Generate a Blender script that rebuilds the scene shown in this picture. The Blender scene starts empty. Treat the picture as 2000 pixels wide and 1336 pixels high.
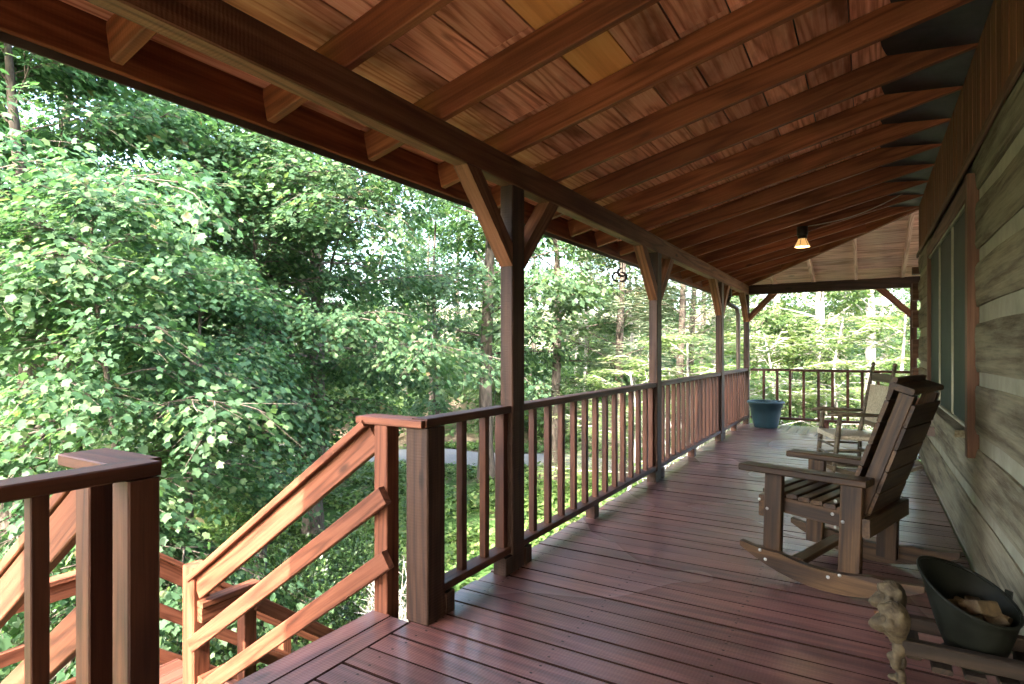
import bpy, math, random
import numpy as np
from mathutils import Vector, Matrix, Quaternion
R = math.radians
scene = bpy.context.scene
COL = scene.collection

# ------------------------------------------------------------------ camera, sky, sun, exposure
YAW = math.atan2(693, 1147)
cam = bpy.data.cameras.new("camera")
cam.sensor_width = 36.0
cam.lens = 36.0 * 1147 / 2000
cam.shift_y = 0.0075
cam.clip_start = 0.03
cam.clip_end = 600
camo = bpy.data.objects.new("camera", cam)
COL.objects.link(camo)
camo.location = (0, 0, 1.26)
camo.rotation_euler = (R(90), 0, YAW)
scene.camera = camo

SUN_DIR = Vector((-0.11, 1.22, -1.0)).normalized()        # travel of the light
world = bpy.data.worlds.new("World")
scene.world = world
world.use_nodes = True
wn = world.node_tree.nodes
bg = wn["Background"]
sky = wn.new("ShaderNodeTexSky")
sky.sky_type = 'NISHITA'
sky.sun_disc = False
sky.sun_elevation = math.asin(-SUN_DIR.z)
sky.sun_rotation = math.atan2(-SUN_DIR.x, -SUN_DIR.y)
sky.air_density = 1.0
sky.dust_density = 4.5
world.node_tree.links.new(sky.outputs[0], bg.inputs[0])
bg.inputs[1].default_value = 0.15

sl = bpy.data.lights.new("sun", 'SUN')
sl.energy = 2.0
sl.angle = R(0.5)
sl.color = (1.0, 0.95, 0.87)
so = bpy.data.objects.new("sun", sl)
COL.objects.link(so)
so.rotation_euler = SUN_DIR.to_track_quat('-Z', 'Y').to_euler()
so.location = (0, -10, 20)

scene.view_settings.view_transform = 'Standard'
scene.view_settings.look = 'None'
scene.view_settings.gamma = 1.0
scene.view_settings.exposure = 4.32
scene.view_settings.use_curve_mapping = False
scene.cycles.use_denoising = True
scene.cycles.max_bounces = 7
scene.cycles.diffuse_bounces = 5
scene.cycles.use_adaptive_sampling = True
scene.cycles.adaptive_threshold = 0.03
scene.cycles.transmission_bounces = 6
scene.cycles.transparent_max_bounces = 8
scene.cycles.sample_clamp_indirect = 6.0

# ------------------------------------------------------------------ helpers: objects
WM = {}          # world matrices


def link(o, parent=None, M=None):
    COL.objects.link(o)
    M = M or Matrix.Identity(4)
    WM[o.name] = M
    if parent is not None:
        o.parent = parent
        o.matrix_basis = WM[parent.name].inverted() @ M
    else:
        o.matrix_basis = M
    return o


def tag(o, label=None, cat=None, group=None, kind=None):
    if label: o["label"] = label
    if cat: o["category"] = cat
    if group: o["group"] = group
    if kind: o["kind"] = kind
    return o


def empty(name, loc, label=None, cat=None, group=None, kind=None):
    o = bpy.data.objects.new(name, None)
    o.empty_display_size = 0.1
    link(o, None, Matrix.Translation(Vector(loc)))
    return tag(o, label, cat, group, kind)


def mesh_obj(name, verts, faces, mat, parent=None, M=None, smooth=False):
    me = bpy.data.meshes.new(name)
    me.from_pydata([tuple(v) for v in verts], [], faces)
    if smooth:
        me.polygons.foreach_set("use_smooth", [True] * len(me.polygons))
    me.update()
    o = bpy.data.objects.new(name, me)
    if mat: me.materials.append(mat)
    return link(o, parent, M)


PC = {}


def plank_mesh(L, w, t, bev, mat):
    key = (round(L, 3), round(w, 3), round(t, 3), bev, mat.name)
    if key in PC: return PC[key]
    b = min(bev, w * .3, t * .3)
    hw, ht, hl = w / 2, t / 2, L / 2
    prof = [(-hw + b, -ht), (hw - b, -ht), (hw, -ht + b), (hw, ht - b), (hw - b, ht), (-hw + b, ht), (-hw, ht - b), (-hw, -ht + b)]
    v = [(-hl, a, c) for a, c in prof] + [(hl, a, c) for a, c in prof]
    f = [(i, (i + 1) % 8, 8 + (i + 1) % 8, 8 + i) for i in range(8)]
    f = [tuple(reversed(q)) for q in f]
    f += [tuple(range(8)), tuple(reversed(range(8, 16)))]
    me = bpy.data.meshes.new("plank")
    me.from_pydata(v, [], f)
    me.materials.append(mat)
    if mat.name == "deck_wood":          # unfinished, dirty board edges, coloured dark so the gaps look shaded
        me.materials.append(MT['boardedge'])
        me.polygons.foreach_set("material_index", [0 if i == 4 else 1 for i in range(10)])
    me.update()
    PC[key] = me
    return me


def frame_matrix(a, b, up):
    a, b = Vector(a), Vector(b)
    x = (b - a).normalized()
    u = Vector(up)
    y = u.cross(x)
    if y.length < 1e-5: y = Vector((0, 1, 0)).cross(x)
    y.normalize()
    z = x.cross(y)
    M = Matrix((x, y, z)).transposed().to_4x4()
    M.translation = (a + b) / 2
    return M


def plank(parent, name, a, b, w, t, mat, up=(0, 0, 1), bev=.004):
    L = (Vector(b) - Vector(a)).length
    o = bpy.data.objects.new(name, plank_mesh(L, w, t, bev, mat))
    return link(o, parent, frame_matrix(a, b, up))


def prism(parent, name, poly, t, mat, M):
    """poly: local XY outline (counter clockwise), thickness t downwards from local z=0"""
    n = len(poly)
    v = [(x, y, 0) for x, y in poly] + [(x, y, -t) for x, y in poly]
    f = [tuple(range(n)), tuple(reversed(range(n, 2 * n)))]
    f += [(i, n + i, n + (i + 1) % n, (i + 1) % n) for i in range(n)]
    return mesh_obj(name, v, f, mat, parent, M)


def tube_data(pts, rad, sides=8, cap=True):
    pts = [Vector(p) for p in pts]
    v, f = [], []
    up = Vector((0.13, 0.21, 0.97))
    for i, p in enumerate(pts):
        d = (pts[min(i + 1, len(pts) - 1)] - pts[max(i - 1, 0)]).normalized()
        x = up.cross(d)
        if x.length < .15: x = Vector((1, 0, 0)).cross(d)
        x.normalize()
        y = d.cross(x)
        r = rad[i] if hasattr(rad, '__len__') else rad
        for k in range(sides):
            a = 2 * math.pi * k / sides
            v.append(p + x * (r * math.cos(a)) + y * (r * math.sin(a)))
    for i in range(len(pts) - 1):
        for k in range(sides):
            k2 = (k + 1) % sides
            f.append((i * sides + k, i * sides + k2, (i + 1) * sides + k2, (i + 1) * sides + k))
    if cap:
        f.append(tuple(reversed(range(sides))))
        f.append(tuple(range((len(pts) - 1) * sides, len(pts) * sides)))
    return v, f


def tube(parent, name, pts, rad, mat, sides=8):
    v, f = tube_data(pts, rad, sides)
    c = Vector(pts[0])
    return mesh_obj(name, [p - c for p in v], f, mat, parent, Matrix.Translation(c), True)


def lathe(parent, name, prof, mat, M, n=32, closed_top=False):
    v, f = [], []
    for r, z in prof:
        for k in range(n):
            a = 2 * math.pi * k / n
            v.append((r * math.cos(a), r * math.sin(a), z))
    for i in range(len(prof) - 1):
        for k in range(n):
            k2 = (k + 1) % n
            f.append((i * n + k, i * n + k2, (i + 1) * n + k2, (i + 1) * n + k))
    f.append(tuple(reversed(range(n))))
    if closed_top: f.append(tuple(range((len(prof) - 1) * n, len(prof) * n)))
    return mesh_obj(name, v, f, mat, parent, M, True)


def meta_mesh(name, elems, res=.012):
    """elems: (co, radius, (sx,sy,sz)) -> smooth merged mesh"""
    mb = bpy.data.metaballs.new(name + "_ball")
    mb.resolution = res
    mb.render_resolution = res
    mb.threshold = .35
    for co, r, s in elems:
        e = mb.elements.new(type='ELLIPSOID')
        e.co = co
        e.radius = r
        e.size_x, e.size_y, e.size_z = s
        e.stiffness = 3
    o = bpy.data.objects.new(name + "_ball", mb)
    COL.objects.link(o)
    dg = bpy.context.evaluated_depsgraph_get()
    dg.update()
    ev = o.evaluated_get(dg)
    me = bpy.data.meshes.new_from_object(ev)
    bpy.data.objects.remove(o)
    bpy.data.metaballs.remove(mb)
    me.polygons.foreach_set("use_smooth", [True] * len(me.polygons))
    return me


# ------------------------------------------------------------------ helpers: materials
def new_mat(name):
    m = bpy.data.materials.new(name)
    m.use_nodes = True
    nt = m.node_tree
    return m, nt, nt.nodes, nt.links, nt.nodes["Principled BSDF"]


def node(nt, typ, **kw):
    n = nt.nodes.new(typ)
    for k, v in kw.items(): setattr(n, k, v)
    return n


def math_node(nt, op, a, b=None, clamp=False):
    n = nt.nodes.new("ShaderNodeMath")
    n.operation = op
    n.use_clamp = clamp
    for i, q in enumerate((a, b)):
        if q is None: continue
        if isinstance(q, (int, float)): n.inputs[i].default_value = q
        else: nt.links.new(q, n.inputs[i])
    return n.outputs[0]


def mix_col(nt, fac, a, b, mode='MIX'):
    n = nt.nodes.new("ShaderNodeMix")
    n.data_type = 'RGBA'
    n.blend_type = mode
    for idx, q in ((0, fac), (6, a), (7, b)):
        if isinstance(q, (int, float)): n.inputs[idx].default_value = q
        elif isinstance(q, tuple): n.inputs[idx].default_value = (*q[:3], 1)
        else: nt.links.new(q, n.inputs[idx])
    return n.outputs[2]


def ramp(nt, fac, stops, interp='LINEAR'):
    n = nt.nodes.new("ShaderNodeValToRGB")
    n.color_ramp.interpolation = interp
    el = n.color_ramp.elements
    while len(el) > 1: el.remove(el[-1])
    for i, (p, c) in enumerate(stops):
        e = el[0] if i == 0 else el.new(p)
        e.position = p
        e.color = (*c, 1) if len(c) == 3 else c
    nt.links.new(fac, n.inputs[0])
    return n.outputs[0]


def noise(nt, vec, scale, detail=5, rough=.6, dist=0):
    n = nt.nodes.new("ShaderNodeTexNoise")
    n.inputs["Scale"].default_value = scale
    n.inputs["Detail"].default_value = detail
    n.inputs["Roughness"].default_value = rough
    n.inputs["Distortion"].default_value = dist
    if vec is not None: nt.links.new(vec, n.inputs["Vector"])
    return n.outputs["Fac"]


def wood(name, dark, mid, light, rough=.55, spec=.35, ring=14, var=.35, stain=.5, stain_col=(.03, .018, .012),
         knots=True, bump=.25, saw=0.0, weather=None, coat=0.0, long_scale=1.0):
    m, nt, N, L, bs = new_mat(name)
    tc = node(nt, "ShaderNodeTexCoord")
    oi = node(nt, "ShaderNodeObjectInfo")
    off = node(nt, "ShaderNodeCombineXYZ")
    L.new(math_node(nt, 'MULTIPLY', oi.outputs["Random"], 37.0), off.inputs[0])
    L.new(math_node(nt, 'MULTIPLY', oi.outputs["Random"], 91.0), off.inputs[1])
    L.new(math_node(nt, 'MULTIPLY', oi.outputs["Random"], 53.0), off.inputs[2])
    add = node(nt, "ShaderNodeVectorMath", operation='ADD')
    L.new(tc.outputs["Object"], add.inputs[0])
    L.new(off.outputs[0], add.inputs[1])
    P = add.outputs[0]

    def mapped(sx, sy, sz):
        mp = node(nt, "ShaderNodeMapping")
        mp.inputs["Scale"].default_value = (sx, sy, sz)
        L.new(P, mp.inputs["Vector"])
        return mp.outputs[0]
    # slow warp that makes cathedral grain
    warp = noise(nt, mapped(.22 * long_scale, 3.2, 3.2), 1.6, 2, .45)
    ringv = math_node(nt, 'MULTIPLY', warp, ring * 6.2832)
    rings = math_node(nt, 'ADD', math_node(nt, 'MULTIPLY', math_node(nt, 'SINE', ringv), .5), .5)
    rings = math_node(nt, 'POWER', rings, 2.2)
    fine = noise(nt, mapped(2.2 * long_scale, 70, 70), 1.0, 6, .7)
    blotch = noise(nt, mapped(1.1, 3.0, 3.0), 1.4, 4, .6)
    g = math_node(nt, 'ADD', math_node(nt, 'MULTIPLY', rings, .26), math_node(nt, 'MULTIPLY', fine, .78))
    col = ramp(nt, g, [(.27, light), (.47, mid), (.72, dark)])
    # stains
    st = ramp(nt, blotch, [(.50, (0, 0, 0)), (.72, (1, 1, 1))])
    stf = math_node(nt, 'MULTIPLY', st, stain)
    col = mix_col(nt, stf, col, stain_col)
    if weather:
        wv = noise(nt, mapped(1.3, 16, 16), 1.3, 7, .75)
        wf = ramp(nt, wv, [(.42, (0, 0, 0)), (.62, (1, 1, 1))])
        col = mix_col(nt, math_node(nt, 'MULTIPLY', wf, weather[1]), col, weather[0])
    if knots:
        vo = node(nt, "ShaderNodeTexVoronoi")
        vo.inputs["Scale"].default_value = 1.0
        L.new(mapped(1.3, 3.6, 3.6), vo.inputs["Vector"])
        kf = ramp(nt, vo.outputs["Distance"], [(.035, (1, 1, 1)), (.085, (0, 0, 0))])
        col = mix_col(nt, math_node(nt, 'MULTIPLY', kf, .8), col, tuple(c * .35 for c in dark))
    wearf = None
    if coat:
        gp = node(nt, "ShaderNodeNewGeometry")
        wearf = ramp(nt, noise(nt, gp.outputs["Position"], .8, 1, .4), [(.35, (0, 0, 0)), (.75, (1, 1, 1))])
        col = mix_col(nt, math_node(nt, 'MULTIPLY', wearf, .13), col, tuple(c * 1.25 for c in light))
        spots_ = ramp(nt, noise(nt, gp.outputs["Position"], 26, 2, .5), [(.66, (0, 0, 0)), (.85, (1, 1, 1))])
        col = mix_col(nt, math_node(nt, 'MULTIPLY', spots_, .3), col, tuple(c * .5 for c in dark))
    # piece to piece variation
    v = math_node(nt, 'ADD', math_node(nt, 'MULTIPLY', oi.outputs["Random"], var), 1 - var / 2)
    hsv = node(nt, "ShaderNodeHueSaturation")
    L.new(col, hsv.inputs["Color"])
    L.new(v, hsv.inputs["Value"])
    col = hsv.outputs[0]
    L.new(col, bs.inputs["Base Color"])
    rv = math_node(nt, 'ADD', math_node(nt, 'MULTIPLY', blotch, .3), rough - .15, True)
    if wearf is not None:
        rv = math_node(nt, 'ADD', rv, math_node(nt, 'MULTIPLY', wearf, .08), True)
        L.new(math_node(nt, 'ADD', math_node(nt, 'MULTIPLY', wearf, .10), .22), bs.inputs["Coat Roughness"])
    L.new(rv, bs.inputs["Roughness"])
    bs.inputs["Specular IOR Level"].default_value = spec
    if coat:
        bs.inputs["Coat Weight"].default_value = coat
    h = math_node(nt, 'ADD', math_node(nt, 'MULTIPLY', g, -1.0), 0)
    if saw:
        wv = node(nt, "ShaderNodeTexWave")
        wv.wave_type = 'BANDS'
        wv.bands_direction = 'X'
        wv.inputs["Scale"].default_value = 22
        wv.inputs["Distortion"].default_value = 2.5
        wv.inputs["Detail"].default_value = 2
        L.new(P, wv.inputs["Vector"])
        h = math_node(nt, 'ADD', h, math_node(nt, 'MULTIPLY', wv.outputs["Fac"], saw))
    bp = node(nt, "ShaderNodeBump")
    bp.inputs["Strength"].default_value = bump
    bp.inputs["Distance"].default_value = .004
    L.new(h, bp.inputs["Height"])
    L.new(bp.outputs[0], bs.inputs["Normal"])
    return m


def plain(name, col, rough=.5, metal=0, spec=.4, var=.25, nscale=9, bump=.1, col2=None):
    m, nt, N, L, bs = new_mat(name)
    tc = node(nt, "ShaderNodeTexCoord")
    n = noise(nt, tc.outputs["Object"], nscale, 6, .65)
    c2 = col2 or tuple(c * (1 - var) for c in col)
    c = ramp(nt, n, [(.35, c2), (.65, col)])
    L.new(c, bs.inputs["Base Color"])
    bs.inputs["Roughness"].default_value = rough
    bs.inputs["Metallic"].default_value = metal
    bs.inputs["Specular IOR Level"].default_value = spec
    bp = node(nt, "ShaderNodeBump")
    bp.inputs["Strength"].default_value = bump
    bp.inputs["Distance"].default_value = .004
    L.new(n, bp.inputs["Height"])
    L.new(bp.outputs[0], bs.inputs["Normal"])
    return m


def leaf_mat(name, cols, trans=.35, gloss=.32, rough=.4):
    """cols: list of (pos, rgb) picked per leaf"""
    m, nt, N, L, bs = new_mat(name)
    geo = node(nt, "ShaderNodeNewGeometry")
    oi = node(nt, "ShaderNodeObjectInfo")
    c = ramp(nt, geo.outputs["Random Per Island"], cols)
    hsv = node(nt, "ShaderNodeHueSaturation")
    L.new(c, hsv.inputs["Color"])
    L.new(math_node(nt, 'ADD', math_node(nt, 'MULTIPLY', oi.outputs["Random"], .3), .85), hsv.inputs["Value"])
    L.new(math_node(nt, 'ADD', math_node(nt, 'MULTIPLY', oi.outputs["Random"], .03), .485), hsv.inputs["Hue"])
    c = hsv.outputs[0]
    L.new(c, bs.inputs["Base Color"])
    bs.inputs["Roughness"].default_value = rough
    bs.inputs["Specular IOR Level"].default_value = gloss
    tr = node(nt, "ShaderNodeBsdfTranslucent")
    c2 = mix_col(nt, 1.0, c, (1.15, 1.35, .72), 'MULTIPLY')
    L.new(c2, tr.inputs["Color"])
    mx = node(nt, "ShaderNodeMixShader")
    mx.inputs[0].default_value = trans
    L.new(bs.outputs[0], mx.inputs[1])
    L.new(tr.outputs[0], mx.inputs[2])
    L.new(mx.outputs[0], N["Material Output"].inputs[0])
    return m


def bark_mat(name, c1, c2, scale=9, lichen=None):
    m, nt, N, L, bs = new_mat(name)
    tc = node(nt, "ShaderNodeTexCoord")
    mp = node(nt, "ShaderNodeMapping")
    mp.inputs["Scale"].default_value = (1, 1, .22)
    L.new(tc.outputs["Object"], mp.inputs["Vector"])
    n = noise(nt, mp.outputs[0], scale, 7, .7)
    c = ramp(nt, n, [(.35, c1), (.62, c2)])
    if lichen:
        n2 = noise(nt, tc.outputs["Object"], 3.5, 5, .6)
        lf = ramp(nt, n2, [(.5, (0, 0, 0)), (.6, (1, 1, 1))])
        c = mix_col(nt, math_node(nt, 'MULTIPLY', lf, .7), c, lichen)
    L.new(c, bs.inputs["Base Color"])
    bs.inputs["Roughness"].default_value = .9
    bs.inputs["Specular IOR Level"].default_value = .15
    bp = node(nt, "ShaderNodeBump")
    bp.inputs["Strength"].default_value = .8
    bp.inputs["Distance"].default_value = .02
    L.new(n, bp.inputs["Height"])
    L.new(bp.outputs[0], bs.inputs["Normal"])
    return m


MT = {}
MT['deck'] = wood("deck_wood", (.05, .0175, .014), (.098, .036, .028), (.15, .064, .051), rough=.42, spec=.5, ring=7, var=.5, stain=.4,
                  stain_col=(.04, .0145, .0115), bump=.35, saw=.35, coat=.55)
MT['boardedge'] = plain("board_edge", (.03, .014, .011), rough=.95, spec=.05)
MT['rail'] = wood("rail_wood", (.025, .0068, .0026), (.052, .0152, .0058), (.08, .027, .011), rough=.6, spec=.3, ring=8, var=.35, stain=.4, stain_col=(.018, .006, .003), bump=.3)
MT['post'] = wood("post_wood", (.017, .0075, .004), (.034, .0152, .0078), (.054, .0258, .014), rough=.65, spec=.25, ring=9, var=.2, stain=.4, stain_col=(.014, .007, .0045), bump=.4, saw=.3)
MT['beam'] = wood("beam_wood", (.08, .03, .014), (.14, .056, .027), (.21, .092, .049), rough=.7, spec=.2, ring=9, var=.15, stain=.35, stain_col=(.045, .018, .01), bump=.4, saw=.3)
MT['rafter'] = wood("rafter_wood", (.10, .025, .0085), (.175, .047, .0165), (.25, .078, .03), rough=.65, spec=.25, ring=9, var=.3, stain=.5, stain_col=(.045, .013, .005), bump=.35, saw=.2)
MT['ceil'] = wood("ceiling_wood", (.40, .125, .07), (.72, .275, .165), (.86, .42, .285), rough=.75, spec=.2, ring=12, var=.5, stain=.85,
                  stain_col=(.17, .05, .027), bump=.3)
MT['ceil_farlit'] = wood("pale_far_lit_wood", (.50, .27, .23), (.76, .47, .42), (.85, .60, .55), rough=.75, spec=.2, ring=12, var=.3, stain=.7,
                      stain_col=(.36, .17, .13), bump=.3)  # pale boards, lightened further: daylight from the far opening put into the colour
MT['patch'] = wood("new_board_wood", (.60, .235, .07), (.72, .30, .095), (.78, .36, .13), rough=.6, spec=.3, ring=5, var=.1, stain=.15,
                   stain_col=(.5, .2, .07), bump=.1)
MT['stair'] = wood("stair_wood", (.062, .0178, .0076), (.118, .0375, .0172), (.16, .058, .03), rough=.65, spec=.25, ring=12, var=.25, stain=.2,
                   stain_col=(.07, .022, .01), bump=.45)
MT['stairtread'] = wood("tread_wood", (.05, .018, .011), (.085, .03, .018), (.12, .045, .028), rough=.55, spec=.35, ring=10, var=.25, stain=.3, bump=.35)
MT['siding'] = wood("siding_wood", (.085, .034, .015), (.115, .047, .021), (.145, .062, .029), rough=.7, spec=.15, ring=5, var=.4, stain=.2, bump=.3)
MT['log'] = wood("log_wood", (.05, .039, .022), (.12, .099, .060), (.20, .172, .11), rough=.85, spec=.15, ring=5, var=.35, stain=.75,
                 stain_col=(.04, .026, .016), bump=1.0, weather=((.22, .20, .135), .5))
MT['trim'] = wood("trim_wood", (.06, .028, .015), (.10, .05, .028), (.15, .08, .048), rough=.7, spec=.2, ring=8, var=.1, stain=.3, bump=.3)
MT['chair'] = wood("weathered_chair_wood", (.0105, .0045, .0015), (.033, .0155, .005), (.07, .037, .0128), rough=.5, spec=.25, ring=8, var=.4, stain=.55,
                   stain_col=(.008, .0036, .0016), bump=.35)
MT['oldchair'] = wood("old_chair_wood", (.035, .026, .014), (.07, .052, .029), (.11, .085, .05), rough=.55, spec=.35, ring=6, var=.2, stain=.3, bump=.2)
MT['carve'] = plain("carved_wood", (.082, .062, .032), rough=.75, spec=.2, nscale=26, bump=.6, col2=(.026, .018, .009))
MT['standrail'] = wood("stand_wood", (.008, .005, .003), (.017, .011, .006), (.03, .019, .01), rough=.7, spec=.2, bump=.3, knots=False)
MT['scuttle'] = plain("galvanised_steel", (.0105, .0115, .008), rough=.55, metal=0, spec=.10, nscale=9, bump=.4, col2=(.003, .0035, .002))
MT['kindling'] = plain("split_wood", (.12, .085, .043), rough=.85, spec=.15, nscale=16, bump=.6, col2=(.035, .023, .012))
MT['pot'] = plain("blue_plastic", (.017, .048, .06), rough=.45, spec=.35, nscale=4, bump=.03, col2=(.013, .036, .046))
MT['chink'] = plain("chinking_mortar", (.25, .235, .165), rough=.9, spec=.15, nscale=5, bump=.2, col2=(.185, .172, .118))
MT['metal_dark'] = plain("dark_metal", (.03, .022, .016), rough=.6, metal=.3)
MT['spout'] = plain("brown_downspout", (.09, .065, .05), rough=.5, metal=.2)
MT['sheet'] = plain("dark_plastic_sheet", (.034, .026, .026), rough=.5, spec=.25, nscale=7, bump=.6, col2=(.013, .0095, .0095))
MT['bolt'] = plain("galvanised_bolt", (.36, .36, .33), rough=.45, metal=.3)
MT['nail'] = plain("nail_head", (.02, .015, .013), rough=.6, metal=.4)
MT['weave'] = plain("woven_seat", (.42, .37, .26), rough=.9, spec=.15, nscale=60, bump=.9, col2=(.24, .2, .13))
MT['cable'] = plain("cable", (.32, .26, .19), rough=.6)
MT['dark_core'] = plain("house_core", (.06, .05, .04), rough=.9)
MT['roofing'] = plain("roof_shingle", (.09, .085, .08), rough=.9, nscale=30, bump=.5)


def screen_material():
    m, nt, N, L, bs = new_mat("window_screen")
    tc = node(nt, "ShaderNodeTexCoord")
    wx = node(nt, "ShaderNodeTexWave")
    wx.bands_direction = 'X'
    wx.inputs["Scale"].default_value = 120
    L.new(tc.outputs["Object"], wx.inputs["Vector"])
    n = noise(nt, tc.outputs["Object"], 3, 4, .6)
    c = ramp(nt, n, [(.3, (.012, .02, .015)), (.7, (.024, .035, .027))])
    L.new(c, bs.inputs["Base Color"])
    bs.inputs["Roughness"].default_value = .6
    bs.inputs["Specular IOR Level"].default_value = .08
    bp = node(nt, "ShaderNodeBump")
    bp.inputs["Strength"].default_value = .15
    bp.inputs["Distance"].default_value = .001
    L.new(wx.outputs["Fac"], bp.inputs["Height"])
    L.new(bp.outputs[0], bs.inputs["Normal"])
    return m


MT['screen'] = screen_material()


def glass_lamp():
    m, nt, N, L, bs = new_mat("lit_glass")
    bs.inputs["Base Color"].default_value = (.9, .7, .4, 1)
    bs.inputs["Roughness"].default_value = .5
    lw = node(nt, "ShaderNodeTexCoord")
    sp = node(nt, "ShaderNodeSeparateXYZ")
    L.new(lw.outputs["Object"], sp.inputs[0])
    n = noise(nt, lw.outputs["Object"], 20, 3)
    c = ramp(nt, n, [(.3, (1.0, .47, .13)), (.7, (1.0, .56, .2))])
    L.new(c, bs.inputs["Emission Color"])
    bs.inputs["Emission Strength"].default_value = .045
    return m


def bulb_mat():
    m, nt, N, L, bs = new_mat("lit_bulb")
    bs.inputs["Emission Color"].default_value = (1, .8, .5, 1)
    bs.inputs["Emission Strength"].default_value = .6
    return m


MT['lampglass'] = glass_lamp()
MT['bulb'] = bulb_mat()

# ------------------------------------------------------------------ terrain
GZ = -2.6


def ground_z(x, y):
    d = math.hypot(x, y)
    z = GZ + .10 * math.sin(.31 * x + .5) * math.cos(.27 * y) + .05 * math.sin(1.3 * x + .4 * y)
    if d > 24: z += (d - 24) * .10 + min(1.0, (d - 24) / 10) * .5
    return z


def ground_material():
    m, nt, N, L, bs = new_mat("forest_floor")
    tc = node(nt, "ShaderNodeTexCoord")
    P = tc.outputs["Object"]
    n1 = noise(nt, P, .35, 5, .6)
    n2 = noise(nt, P, 9, 8, .75)
    n3 = noise(nt, P, 2.2, 5, .6)
    green = ramp(nt, n2, [(.3, (.02, .045, .012)), (.55, (.05, .105, .025)), (.75, (.10, .16, .05))])
    litter = ramp(nt, n2, [(.3, (.06, .045, .03)), (.55, (.15, .115, .08)), (.75, (.26, .21, .16))])
    sp = node(nt, "ShaderNodeSeparateXYZ")
    L.new(P, sp.inputs[0])
    dist = node(nt, "ShaderNodeVectorMath", operation='LENGTH')
    L.new(P, dist.inputs[0])
    far = ramp(nt, math_node(nt, 'DIVIDE', dist.outputs["Value"], 40.0), [(.44, (0, 0, 0)), (.52, (1, 1, 1))])
    f = math_node(nt, 'ADD', math_node(nt, 'MULTIPLY', n3, .8), math_node(nt, 'MULTIPLY', n1, .7))
    f = math_node(nt, 'ADD', f, math_node(nt, 'MULTIPLY', far, .12))
    fm = ramp(nt, f, [(.74, (0, 0, 0)), (.88, (1, 1, 1))])
    c = mix_col(nt, fm, green, litter)
    L.new(c, bs.inputs["Base Color"])
    bs.inputs["Roughness"].default_value = .95
    bs.inputs["Specular IOR Level"].default_value = .1
    bp = node(nt, "ShaderNodeBump")
    bp.inputs["Strength"].default_value = .8
    bp.inputs["Distance"].default_value = .05
    L.new(n2, bp.inputs["Height"])
    L.new(bp.outputs[0], bs.inputs["Normal"])
    return m


def build_ground():
    xs = np.concatenate([np.linspace(-160, -40, 13)[:-1], np.linspace(-40, 14, 55)[:-1], np.linspace(14, 160, 14)])
    ys = np.concatenate([np.linspace(-160, -10, 13)[:-1], np.linspace(-10, 45, 56)[:-1], np.linspace(45, 160, 12)])
    v = [(x, y, ground_z(x, y)) for y in ys for x in xs]
    nx = len(xs)
    f = [(j * nx + i, j * nx + i + 1, (j + 1) * nx + i + 1, (j + 1) * nx + i) for j in range(len(ys) - 1) for i in range(nx - 1)]
    o = mesh_obj("ground", v, f, ground_material(), None, None, True)
    tag(o, "patchy green yard and leaf-littered forest floor around the porch", "ground", kind="structure")


build_ground()


def drive_c(t):      # centre line of the driveway
    return Vector((-34 + 46 * t, 6.4 + 15.5 * t + 3.2 * math.sin(t * 3.1), 0))


def build_drive():
    m, nt, N, L, bs = new_mat("gravel_drive")
    tc = node(nt, "ShaderNodeTexCoord")
    n = noise(nt, tc.outputs["Object"], 14, 8, .8)
    n2 = noise(nt, tc.outputs["Object"], .8, 4, .6)
    c = ramp(nt, n, [(.3, (.11, .107, .107)), (.7, (.25, .243, .24))])
    c = mix_col(nt, math_node(nt, 'MULTIPLY', n2, .5), c, (.2, .17, .13))
    L.new(c, bs.inputs["Base Color"])
    bs.inputs["Roughness"].default_value = .95
    v, f = [], []
    n_ = 90
    for i in range(n_ + 1):
        p = drive_c(i / n_)
        q = drive_c(min(1, i / n_ + .01)) - drive_c(max(0, i / n_ - .01))
        nrm = Vector((-q.y, q.x, 0)).normalized()
        for s in (-1.25, -.6, 0, .6, 1.25):
            w = s + .08 * math.sin(i * 1.7 + s)
            pp = p + nrm * w
            v.append((pp.x, pp.y, ground_z(pp.x, pp.y) + .05 + .03 * (1 - abs(s) / 1.25)))
    for i in range(n_):
        for k in range(4):
            a = i * 5 + k
            f.append((a, a + 1, a + 6, a + 5))
    o = mesh_obj("driveway", v, f, m, None, None, True)
    tag(o, "pale grey gravel driveway crossing behind the yard", "driveway", kind="structure")


build_drive()

# ------------------------------------------------------------------ porch geometry constants
XI = -1.715            # inner face of posts and beam
WALL = 0.52
HC = 8.25              # Y of the house corner
FB = 10.6              # Y of the far beam inner face
SL = 0.245             # roof slope
ZB0, ZB1 = 2.195, 2.35  # beam bottom / top


def zr(X): return ZB1 + SL * (X - XI)             # rafter underside, long side
def zf(Y): return ZB1 + SL * (FB - Y)             # rafter underside, far side


rng = random.Random(7)

# ------------------------------------------------------------------ deck
deck = empty("porch_deck", (-.6, 3, -.02), "reddish-brown plank porch deck running along the log wall", "deck", kind="structure")
TB = .038
PITCH = .1405
y0 = 10.66


def miter_x(Y): return .52 - (Y - 8.43) / .98       # cut line at the far corner


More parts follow.
